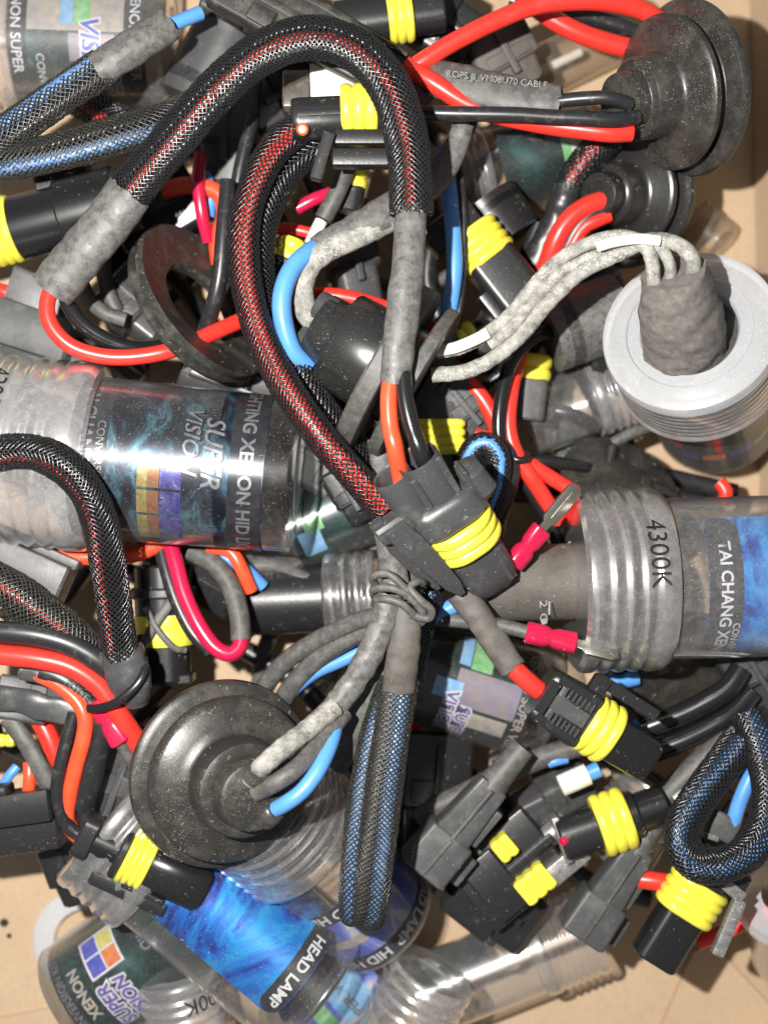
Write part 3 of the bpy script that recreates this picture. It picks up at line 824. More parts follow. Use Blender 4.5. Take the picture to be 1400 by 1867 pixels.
# double barrel, open towards the wires
Vs = []
for oy, rr in ((-34, 37), (22, 41)):
    Vs.append(loft(M, [(118, rr - 3, rr - 3, 1, oy, 0), (0, rr, rr, 1, oy, 0), (-3, rr - 1.5, rr - 1.5, 1, oy, 0), (0, rr - 4.5, rr - 4.5, 1, oy, 0), (62, rr - 6, rr - 6, 1, oy, 0), (66, 4, 4, 1, oy, 0)], 8))
hs = mesh('plug_housing', join(*Vs), 'worn_plastic', h)
bl('raised_rib', M, 14, 112, -14, -2, 26, 37, 'worn_plastic', hs, 4)
bl('raised_rib', M, 4, 118, 46, 58, 22, 34, 'worn_plastic', hs, 4)
lo_('collar', M, [(86, 44, 34, .8, -4, 0), (92, 66, 44, .8, 8, -2), (104, 74, 52, .85, 14, -2), (144, 78, 56, .9, 18, -2), (150, 73, 52, .9, 18, -2)], 'worn_plastic', hs, k=7)
lo_('side_latch', M, [(70, 10, 24, .8, 84, -4), (80, 24, 40, .9, 92, -6), (126, 26, 46, .9, 96, -8), (140, 16, 36, .9, 92, -8)], 'worn_plastic', hs, k=7)
bl('latch_bridge', M, 60, 84, 76, 84, -20, 34, 'worn_plastic', hs, 3)
lo_('inner_core', M, [(146, 54, 42, 1, 20, 0), (220, 54, 42, 1, 20, 0)], 'black_gloss', hs, k=8)
seal(hs, M, 156, 222, 72, 60, 3, 1.0, 6, oy=20)
lo_('tongue', M, [(214, 55, 42, .9, 20, 0), (240, 56, 43, .8, 20, 0), (300, 54, 39, .7, 21, 0), (326, 47, 33, .75, 22, 0), (334, 38, 26, .8, 22, 0)], 'worn_plastic', hs, k=7)
bl('tongue_ridge', M, 226, 318, 48, 56, 28, 41, 'worn_plastic', hs, 3)
lo_('latch_arm', M, [(76, 22, 12, .35, -82, 30), (120, 26, 13, .35, -74, 32), (180, 22, 12, .35, -62, 34), (250, 17, 10, .35, -50, 34), (284, 7, 6, .5, -44, 32)], 'worn_plastic', hs)
lo_('latch_arm', M, [(60, 12, 8, .35, -104, 4), (130, 16, 9, .35, -100, 6), (220, 13, 8, .35, -86, 6), (264, 5, 5, .5, -76, 4)], 'worn_plastic', hs)
lo_('latch_bridge', M, [(64, 30, 16, .4, -90, 14), (70, 34, 20, .4, -86, 16), (96, 36, 22, .4, -80, 16), (104, 30, 18, .4, -76, 16)], 'worn_plastic', hs)
bl('latch_bridge', M, 108, 150, -52, -36, 8, 30, 'worn_plastic', hs, 3)

# --- second red braided harness
h = thing('wiring_harness', 'broad red braided cable running down from the round plug with the orange peg', 'harness', (520, 620, FZ))
pts = [(556, 228, -70), (505, 268, -62), (468, 330, -58), (446, 410, -56), (446, 490, -54), (464, 580, -48), (500, 668, -36), (548, 745, -22), (600, 815, -18), (650, 872, -24), (702, 932, -34)]
sleeve(h, pts, 28, 20, [(-3, 4, 15, 'wire_red'), (10, -8, 12, 'wire_red')], n=15, pitch=180, w=1.9, t=1.2)
pts2 = [(584, 262, -104), (536, 296, -102), (498, 350, -100), (474, 420, -100), (472, 500, -98), (490, 580, -94), (534, 660, -84), (578, 735, -96), (625, 800, -112), (672, 862, -120), (705, 905, -130)]
sleeve(h, pts2, 30, 22, [(-6, 0, 13, 'wire_black'), (10, 2, 13, 'wire_black')], n=16, pitch=190)
M = frame(536, 218, -40, -4, 4)
pb = lo_('plug_barrel', M, [(-4, 33, 31, .9), (0, 36, 34, .9), (10, 37, 35, .85), (100, 37, 35, .85), (110, 36, 34, .9)], 'black_plastic', h, k=6)
bl('raised_rib', M, 4, 98, -6, 6, 33, 39, 'black_plastic', pb)
mesh('orange_peg', lathe(frame(552, 236, -8, 90, -75), [(8, -20), (11, 0), (11, 9), (7, 13)], 20), 'peg_orange', pb)
seal(h, frame(536, 204, -40, -2, 0), 86, 152, 47, 46, 3, 1, 5)
lo_('plug_tail', M, [(150, 36, 34, .9), (200, 36, 34, .9)], 'black_plastic', h)
cl = bl('clip_bracket', frame(605, 272, -28, 0), 0, 118, -32, -2, -22, 14, 'black_plastic', h)
bl('clip_bracket', frame(605, 272, -28, 0), 4, 116, 8, 34, -22, 10, 'black_plastic', h)
bl('clip_arm', frame(602, 242, -12, 107), 0, 92, -11, 11, -8, 10, 'black_plastic', h)

# --- sleeve over the foil jar
h = thing('wiring_harness', 'thin black braided cable with red thread hanging over the foil jar into a torn boot', 'harness', (160, 1000, FZ))
sleeve(h, [(-60, 846, 40), (0, 826, 42), (60, 824, 46), (112, 846, 48), (155, 890, 44), (182, 950, 32), (196, 1020, 6), (208, 1100, -30), (222, 1200, -60)], 32, 23,
       [(14, 10, 7, 'wire_red'), (-10, 2, 12, 'wire_black'), (8, -6, 12, 'wire_black')], m='braid', n=17, pitch=170)
shrink('torn_boot', [(220, 1180, -64, .95), (228, 1215, -66, 1.05), (238, 1248, -74, 1.0), (244, 1285, -90, .7)], 40, 26, 'worn_plastic', h, lumps=(5, 20))
wire('plastic_tie', [(160, 1292, -62), (185, 1290, -48), (220, 1276, -38), (252, 1246, -40), (264, 1218, -52), (262, 1200, -70)], 8, 'black_gloss', h, b=4)

# --- wires from the left edge
h = thing('wiring_harness', 'dusty black braided cable with red thread entering above thick red wire at the edge', 'harness', (60, 1150, FZ))
sleeve(h, [(-60, 1040, -70), (0, 1072, -72), (60, 1112, -76), (120, 1158, -84), (170, 1215, -100), (215, 1280, -120)], 42, 26, [(-6, 14, 8, 'wire_red'), (-16, 0, 14, 'wire_black'), (14, 0, 14, 'wire_black')], m='braid_dusty', n=19, pitch=200)
wire('grey_wire', [(-60, 1152, -60), (0, 1152, -58), (70, 1158, -60), (140, 1180, -66), (195, 1218, -76), (250, 1280, -110)], 21, 'wire_black', h, b=17)
wire('grey_wire', [(-60, 1178, -84), (0, 1180, -84), (90, 1190, -90), (160, 1212, -96), (230, 1290, -130)], 20, 'wire_black', h)
wire('red_wire', [(-60, 1186, -74), (0, 1193, -66), (70, 1200, -66), (130, 1215, -70), (178, 1248, -76), (214, 1296, -86), (262, 1372, -120), (300, 1440, -180)], 19, 'wire_red', h)
wire('printed_cable', [(80, 1222, -112), (125, 1242, -110), (165, 1280, -114), (186, 1330, -120), (170, 1400, -130), (150, 1470, -150)], 22, 'wire_black', h)
flat_text('cable_print', 'POTYE', 17, frame(142, 1258, -82, 38), 'grey_plastic', h, lift=6)

h = thing('wiring_harness', 'orange and black wires curving down to the yellow-sealed barrel plug with a flange', 'harness', (180, 1450, FZ))
wire('orange_wire', [(70, 1228, -110), (105, 1246, -104), (142, 1278, -98), (156, 1310, -96), (152, 1350, -100), (138, 1400, -112), (128, 1450, -130), (124, 1500, -150), (160, 1540, -170)], 15, 'wire_orange', h)
wire('black_wire', [(136, 1300, -112), (122, 1350, -112), (108, 1410, -116), (106, 1460, -126), (126, 1508, -140), (168, 1535, -150)], 13, 'wire_black', h)
wire('black_cable', [(176, 1340, -130), (164, 1400, -136), (156, 1460, -146), (162, 1520, -156)], 17, 'wire_black', h)
shrink('wire_collar', [(40, 1222, -112), (80, 1230, -110)], 18, 16, 'grey_plastic', h)
M = frame(158, 1522, -120, 27, 6)
pb = lo_('plug_flange', M, [(-14, 36, 30, .5), (-10, 40, 33, .5), (14, 40, 33, .5), (18, 36, 30, .5)], 'black_plastic', h)
lo_('plug_barrel', M, [(14, 30, 30, 1), (72, 31, 31, 1)], 'black_gloss', h, k=8)
lo_('plug_flange', M, [(64, 46, 40, .9), (68, 50, 44, .9), (76, 50, 44, .9), (80, 46, 40, .9)], 'black_plastic', h, k=8)
seal(h, M, 80, 128, 53, 47, 4, 1, 5)
lo_('plug_nose', M, [(126, 42, 38, .9), (130, 44, 40, .85), (230, 42, 38, .8), (240, 36, 32, .8)], 'black_gloss', h, k=6)
bl('clip_rail', M, 40, 190, -72, -48, -8, 22, 'black_plastic', h)
bl('clip_rail', M, 96, 180, -50, -40, -6, 30, 'black_plastic', h)

# --- blue braided U at the top corner
h = thing('wiring_harness', 'blue-threaded braided cable folded in a loop at the upper edge, grey sleeve on its end', 'harness', (150, 200, FZ))
sleeve(h, [(190, 122, -72), (130, 162, -66), (70, 204, -62), (15, 242, -64), (-40, 272, -74), (-62, 288, -84), (-30, 298, -84), (30, 292, -78), (110, 276, -78), (200, 252, -84), (290, 226, -98), (370, 190, -130)], 34, 24,
       [(13, 7, 15, 'wire_blue_pale'), (-14, 2, 14, 'wire_black'), (4, -9, 12, 'wire_black')], m='braid_dusty', n=19, pitch=220, w=1.9)
shrink('heat_shrink', [(176, 130, -70), (215, 104, -70), (260, 76, -76), (306, 44, -92)], 33, 26, 'shrink', h)
wire('blue_wire', [(290, 54, -96), (330, 38, -108), (366, 24, -124)], 13, 'wire_blue', h)
h = thing('wiring_harness', 'short stub of red-threaded braid between the top jar and the blue braided loop', 'harness', (200, 210, FZ))
sleeve(h, [(140, 176, -270), (175, 198, -256), (215, 222, -240), (262, 232, -230)], 33, 22, [(10, 8, 12, 'wire_red'), (-12, 2, 12, 'wire_black')], n=17)

# --- central bundle
h = thing('wiring_harness', 'dusty grey wire bundle in a rubber tie, with big round grommet and blue braided fold', 'harness', (690, 1150, FZ))
sleeve(h, [(728, 1236, -24), (716, 1320, -10), (702, 1420, 4), (690, 1520, 12), (680, 1600, 6), (674, 1650, -14), (668, 1672, -44), (664, 1672, -84), (662, 1650, -120), (668, 1560, -140)], 34, 21,
       [(-10, 3, 16, 'wire_blue_pale'), (14, 2, 14, 'wire_grey')], m='braid_dusty', n=18, pitch=190, w=1.7)
sleeve(h, [(714, 1246, -34), (686, 1330, -26), (664, 1430, -16), (652, 1530, -6), (646, 1610, -10), (644, 1655, -32), (646, 1668, -64), (650, 1650, -104)], 26, 20,
       [(4, 3, 16, 'wire_blue_pale'), (-6, -4, 13, 'wire_grey')], m='braid_dusty', n=15, pitch=180, w=1.7)
shrink('heat_shrink', [(736, 1108, -2), (738, 1150, 4), (733, 1205, 0), (726, 1258, -14)], 31, 19, 'shrink_brown', h)
shrink('heat_shrink', [(700, 920, -60), (706, 980, -36), (718, 1040, -8), (722, 1080, 4)], 24, 14, 'shrink', h)
shrink('heat_shrink', [(752, 1005, -70), (750, 1050, -36), (740, 1100, -12)], 26, 15, 'shrink_brown', h)
shrink('heat_shrink', [(708, 1085, 6), (700, 1130, 12), (676, 1190, 14), (640, 1250, 10), (600, 1300, 10), (585, 1318, 8)], 24, 15, 'shrink', h, lumps=(4, 20))
shrink('flat_strap', [(724, 1130, -30), (708, 1190, -36), (680, 1260, -46), (644, 1330, -60), (606, 1398, -80)], 26, 10, 'wire_grey', h)
wire('dusty_wire', [(612, 1290, 26), (560, 1332, 66), (515, 1366, 100), (482, 1394, 112), (452, 1420, 88)], 19, 'crust', h, b=16, rough=(2, 10))
wire('dusty_wire', [(628, 1300, 6), (592, 1345, 50), (548, 1394, 92), (508, 1424, 110), (466, 1446, 86)], 17, 'wire_grey', h, b=15)
wire('blue_wire', [(614, 1300, 0), (606, 1345, 44), (586, 1395, 84), (556, 1438, 100), (524, 1464, 100), (490, 1482, 66)], 15, 'wire_blue', h)
wire('grey_wire', [(700, 1120, -40), (640, 1138, -70), (570, 1172, -110), (510, 1218, -140), (450, 1300, -190)], 17, 'wire_grey', h)
wire('grey_wire', [(690, 1142, -60), (630, 1168, -90), (575, 1205, -118), (530, 1255, -150), (500, 1310, -190)], 18, 'wire_grey', h)
wire('blue_wire', [(690, 1168, -110), (630, 1200, -120), (570, 1228, -134), (515, 1276, -160)], 13, 'wire_blue', h)
wire('blue_wire', [(745, 1150, -110), (800, 1120, -104), (870, 1082, -110), (940, 1040, -140)], 15, 'wire_blue', h)
sleeve(h, [(790, 1050, -90), (784, 1090, -80), (772, 1130, -78), (758, 1190, -90), (750, 1240, -110)], 22, 16, [(0, 3, 10, 'wire_blue')], n=13, pitch=150, w=2.2)
shrink('heat_shrink', [(838, 1080, -60), (872, 1125, -56), (905, 1175, -56), (934, 1218, -58)], 26, 16, 'shrink_brown', h)
shrink('heat_shrink', [(690, 800, -110), (700, 870, -90), (706, 935, -70)], 22, 14, 'shrink', h)
# rubber tie: a few turns and a loose loop
for q, pts in enumerate([[(688, 1072, -10), (680, 1052, 20), (706, 1046, 34), (732, 1066, 36), (760, 1100, 30), (784, 1112, 14)],
                         [(684, 1090, -6), (680, 1076, 22), (712, 1072, 38), (744, 1086, 36), (768, 1112, 28), (776, 1128, 10)],
                         [(748, 1120, 26), (780, 1128, 26), (786, 1112, 34), (764, 1092, 40), (748, 1072, 36), (762, 1060, 26), (772, 1064, 10)],
                         [(682, 1104, -14), (690, 1092, 22), (726, 1098, 34), (756, 1122, 26), (770, 1136, 6)]]):
    wire('rubber_tie', pts, 7.5, 'wire_grey', h, b=5.5, n=10, step=4, seed=q)
G2 = frame(404, 1408, -96, 4, -66)
gr = grommet(h, G2, 172)
mesh('wire_nozzle', lathe(frame(476, 1400, 96, 315, -40), [(30, -24), (27, 4), (22, 9), (17, 9)], 24), 'rubber', gr)
mesh('wire_nozzle', lathe(frame(498, 1478, 78, 325, -35), [(27, -26), (23, 4), (19, 8), (14, 8)], 24), 'rubber', gr)
# plug at the end of the brown sleeve
wire('red_wire', [(922, 1204, -62), (950, 1232, -62), (978, 1256, -66), (1010, 1276, -80)], 18, 'wire_red', h)
M = frame(988, 1262, -70, 33, 6)
hs = lo_('plug_housing', M, [(-6, 46, 30, .5), (0, 50, 34, .4), (84, 56, 40, .4), (96, 54, 38, .5)], 'black_plastic', h)
for y0, y1 in ((-50, -30), (30, 50)): bl('rib_bar', M, 4, 92, y0 + 2, y1 - 2, 34, 44, 'black_plastic', hs, 2)
bl('rib_bar', M, 14, 86, -14, 14, 38, 42, 'grey_plastic', hs, 2)
bl('rib_bar', M, -8, 12, -32, 32, 36, 46, 'black_plastic', hs, 3)
for i in range(7):
    for y in (-26, 26): bl('grip_rib', M, 22 + i * 9.5, 26 + i * 9.5, y - 9, y + 9, 40, 47, 'worn_plastic', hs, 1)
seal(hs, M, 94, 154, 58, 50, 3, 1, 6)
lo_('tongue', M, [(150, 44, 36, .6), (230, 42, 33, .6), (242, 36, 28, .6)], 'black_gloss', hs)
bl('latch_arm', M, 66, 200, 66, 88, 4, 26, 'black_plastic', hs, 3)
bl('latch_bridge', M, 60, 92, 40, 84, 6, 30, 'black_plastic', hs, 3)

# --- top right grommet harness
h = thing('wiring_harness', 'large stepped black rubber grommet with red and black wires against the cardboard side', 'harness', (1200, 190, FZ))
gr = grommet(h, frame(1264, 160, -150, 162, -22), 156, 'rubber', GROM2)
wire('black_wire', [(1150, 190, -40), (1110, 179, -30), (1060, 180, -38), (1005, 184, -54), (950, 180, -72)], 13, 'wire_black', h)
wire('black_wire', [(1160, 212, -52), (1110, 218, -34), (1020, 214, -38), (900, 208, -48), (800, 206, -60), (730, 200, -80)], 14, 'wire_black', h)
wire('red_wire', [(1150, 240, -74), (1100, 240, -70), (1000, 228, -84), (920, 212, -88), (850, 188, -84), (790, 152, -80), (740, 120, -90)], 18, 'wire_red', h)
shrink('printed_sleeve', [(1022, 184, -48, .8), (960, 180, -60), (890, 164, -72, 1.05), (830, 150, -84, 1.05), (780, 140, -100)], 34, 16, 'wire_grey', h)
flat_text('sleeve_print', 'ROPS JI_VM08U70 CABLE', 17, frame(905, 146, -44, 6, 2), 'print_grey', h, lift=3)
wire('red_wire', [(742, 132, -96), (775, 110, -88), (830, 76, -84), (900, 40, -82), (970, 12, -84), (1040, 2, -92), (1110, 4, -106), (1170, 18, -124), (1220, 50, -150)], 17, 'wire_red', h)
h = thing('wire_pair', 'red and black wires passing behind the upper grommet near the top edge', 'wire', (1050, 50, FZ))
wire('red_wire', [(930, -30, -200), (985, 18, -200), (1040, 52, -204), (1100, 76, -212), (1170, 92, -224), (1240, 100, -240)], 18, 'wire_red', h)
wire('black_wire', [(930, 0, -236), (1000, 22, -232), (1080, 32, -236), (1150, 54, -246), (1230, 90, -270)], 16, 'wire_black', h)

# --- long black cover
h = thing('cable_cover', 'long dusty black flat cable cover slanting from the top edge to the red wires', 'cable cover', (600, 80, FZ))
M = frame(420, -30, -104, 29.5, 0)
lo_('cover_body', M, [(-20, 54, 22, .4), (200, 52, 22, .4), (330, 46, 20, .45), (404, 40, 17, .5), (424, 30, 12, .6)], 'rubber_dark', h)
bl('cover_ridge', M, 0, 330, -8, 8, 18, 27, 'rubber_dark', h, 3); bl('cover_ridge', M, 0, 350, 34, 42, 14, 26, 'rubber_dark', h, 2)
bl('cover_step', M, 60, 110, -46, -14, 18, 30, 'rubber_dark', h, 3)

# --- edge-on grommet in the middle with the blue and the dusty wire
h = thing('wiring_harness', 'black grommet standing on edge in the middle, with dusty and blue wires entering it', 'harness', (650, 650, FZ))
PR = [(.3, -.36), (.58, -.36), (.58, .20), (.58, .23), (.565, .70), (.54, .73), (.43, .745), (.415, .77), (.405, .98), (.38, 1.01), (0, 1.01)]
M = frame(716, 676, -98, 210.5, 2)
gr = grommet(h, M, 162, 'rubber_gloss', PR)
mesh('flange', lathe(M, [(r * 162, x * 162) for r, x in [(.5, -.05), (.97, -.05), (1.0, -.03), (1.0, .15), (.97, .18), (.5, .19)]], 96, close=False), 'wire_grey', gr)
mesh('flange', lathe(M, [(r * 162, x * 162) for r, x in [(.5, -.36), (.90, -.36), (.93, -.34), (.93, -.22), (.90, -.20), (.5, -.19)]], 96, close=False), 'wire_grey', gr)
mesh('wire_nozzle', lathe(M @ Matrix.Translation((156 * .98, -34, 20)), [(28, -10), (27, 22), (23, 27), (14, 27)], 28), 'worn_plastic', gr)
mesh('wire_nozzle', lathe(M @ Matrix.Translation((156 * .98, 34, 10)), [(26, -10), (24, 22), (20, 27), (14, 27)], 28), 'worn_plastic', gr)
wire('crusted_wire', [(606, 628, -130), (580, 592, -104), (558, 565, -92), (550, 525, -86), (566, 482, -84), (600, 456, -84), (650, 432, -88), (710, 402, -100)], 22, 'crust', h, b=19, n=16, rough=(2.5, 10), step=5)
wire('blue_wire', [(562, 668, -90), (534, 642, -66), (517, 592, -52), (514, 540, -50), (530, 494, -60), (562, 462, -84), (600, 440, -130)], 18, 'wire_blue', h)
wire('black_wire', [(572, 650, -160), (544, 620, -140), (534, 575, -134), (536, 525, -134), (556, 480, -140)], 14, 'wire_black', h)
shrink('heat_shrink', [(575, 458, -96, .9), (640, 424, -90), (705, 388, -96, 1.05), (760, 352, -110, 1.05), (800, 316, -120, .9), (830, 270, -122, .75), (844, 226, -120, .7)], 30, 18, 'shrink', h)

wire('blue_wire', [(806, 270, -170), (818, 350, -165), (826, 430, -160), (828, 500, -160), (818, 570, -170), (804, 640, -190)], 15, 'wire_blue', Tg('blue wire hanging straight down beside the middle grey sleeve', 'wire'), b=13)
wire('black_wire', [(832, 280, -190), (842, 350, -185), (846, 430, -182), (842, 520, -182), (832, 600, -190)], 8, 'wire_black', Tg('thin black wire running alongside the straight blue wire', 'wire'))

# --- ring grommet
h = thing('rubber_grommet', 'dusty black rubber ring grommet tilted beside the long red wire loop', 'grommet', (370, 550, FZ))
M = frame(364, 556, -180, -31, -28)
grommet(h, M, 160, 'rubber_dark', [(.52, -.10), (.90, -.12), (.97, -.10), (.985, -.05), (.95, -.02), (.91, .0), (.91, .03), (.96, .045), (1.0, .06), (1.0, .12), (.97, .145), (.80, .085), (.62, .045), (.53, .03), (.50, -.02), (.52, -.10)], name='ring_body')
wire('black_cable', [(415, 330, -120), (408, 420, -110), (402, 500, -112), (388, 560, -130), (372, 610, -170)], 15, 'wire_black', h)

# --- blurred grommet under the upper one
h = thing('wiring_harness', 'blurred black grommet with short red wires behind the crusted wire', 'harness', (1150, 350, FZ))
gr = grommet(h, frame(1168, 352, -330, 165, -42), 118, 'rubber_gloss', GROM2)
wire('red_wire', [(1100, 366, -235), (1068, 376, -232), (1036, 400, -236), (1012, 440, -248), (990, 500, -280)], 18, 'wire_red', h)
wire('red_wire', [(1110, 392, -240), (1082, 404, -240), (1060, 418, -246), (1030, 470, -262)], 14, 'wire_red', h)
wire('black_wire', [(1110, 380, -238), (1074, 394, -240), (1046, 424, -250), (1020, 480, -270)], 13, 'wire_black', h)
h = thing('wiring_harness', 'braided cable end with red thread going into a black sleeve above the crusted wire', 'harness', (1030, 360, FZ))
sleeve(h, [(1110, 246, -240), (1080, 280, -250), (1052, 316, -262), (1036, 344, -272)], 30, 20, [(4, 6, 12, 'wire_red'), (-12, 0, 11, 'wire_black')], n=15)
shrink('heat_shrink', [(1040, 336, -270), (1014, 400, -282), (985, 460, -296), (950, 530, -320)], 26, 20, 'wire_black', h)

# --- right hand blue braided loop
h = thing('wiring_harness', 'dark blue braided loop with a plain blue wire at the lower side edge', 'harness', (1320, 1480, FZ))
sleeve(h, [(1362, 1300, -190), (1380, 1340, -170), (1398, 1400, -150), (1404, 1460, -130), (1392, 1515, -116), (1360, 1556, -108), (1312, 1578, -106), (1268, 1572, -110), (1244, 1540, -118), (1248, 1500, -128), (1276, 1450, -142), (1310, 1404, -156), (1350, 1350, -176)], 33, 22,
       [(-4, 2, 18, 'wire_blue'), (16, -2, 12, 'wire_black')], n=19, pitch=190, w=2.3)
wire('blue_wire', [(1384, 1384, -180), (1366, 1420, -176), (1348, 1462, -178), (1334, 1506, -190)], 14, 'wire_blue', h)
bl('wire_clip', frame(1318, 1504, -190, 120), -20, 26, -26, 24, -10, 14, 'grey_plastic', h); bl('wire_clip', frame(1294, 1524, -180, 20), -16, 16, -5, 5, -4, 8, 'grey_metal', h)
h = thing('wiring_harness', 'small curl of blue braid between yellow seal and red wires', 'harness', (880, 850, FZ))
sleeve(h, [(852, 838, -150), (868, 814, -140), (892, 812, -134), (908, 838, -136), (904, 880, -146), (886, 930, -170)], 22, 16, [(-3, 6, 12, 'wire_blue')], n=15, pitch=130, w=2.0)
wire('black_cable', [(900, 800, -180), (926, 840, -174), (924, 890, -180), (896, 960, -200)], 20, 'wire_black', h)

# --- spade terminals
def spade(label, x, y, z, ang, blen, tab, roll=0, wirepts=None, tilt=0):
    h = thing('spade_terminal', label, 'terminal', (x, y, z), 'crimp spade terminals')
    M = frame(x, y, z, ang, tilt, roll)
    lo_('crimp_barrel', M, [(0, 16, 14, .9), (3, 20, 17, .9), (blen * .38, 20, 17, .9), (blen * .5, 15, 13, .9), (blen * .62, 19, 15, .9), (blen - 3, 20, 14, .8), (blen, 17, 11, .8)], 'pink_barrel', h, k=6)
    if tab: 
        lo_('metal_tab', M, [(blen - 6, 8, 4, .4), (blen + 12, 9, 3, .4), (blen + 20, 16, 3, .3), (blen + tab - 8, 16, 3, .3), (blen + tab, 10, 2, .3)], 'tin', h, k=2)
        bl('tab_rib', M, blen + 24, blen + tab - 14, -2, 2, 2.5, 4, 'tin', h, .5)
        mesh('tab_dimple', lathe(M @ Matrix.Translation((blen + tab * .66, 0, 2)) @ Matrix.Rotation(-pi / 2, 4, 'Y'), [(4, 0), (3, 1.5), (.1, 1.5)], 14), 'grey_metal', h)
    if wirepts: wire('wire', wirepts, 13, 'wire_grey', h)
    return h
spade('pink crimp spade terminal with bare metal tab above the brown-grey boot', 934, 1030, -70, -51, 86, 98, 24, None, -4)
spade('pink crimp spade terminal with metal tab lying below the brown-grey boot', 958, 1152, -34, 13, 94, 78, -25, [(790, 1128, -110), (850, 1134, -90), (910, 1140, -58), (968, 1154, -36)])
spade('pink crimp barrel beside the orange wire under the plastic tie', 176, 1276, -92, 60, 92, 0, 0, [(205, 1330, -96), (232, 1372, -110), (260, 1420, -140)])

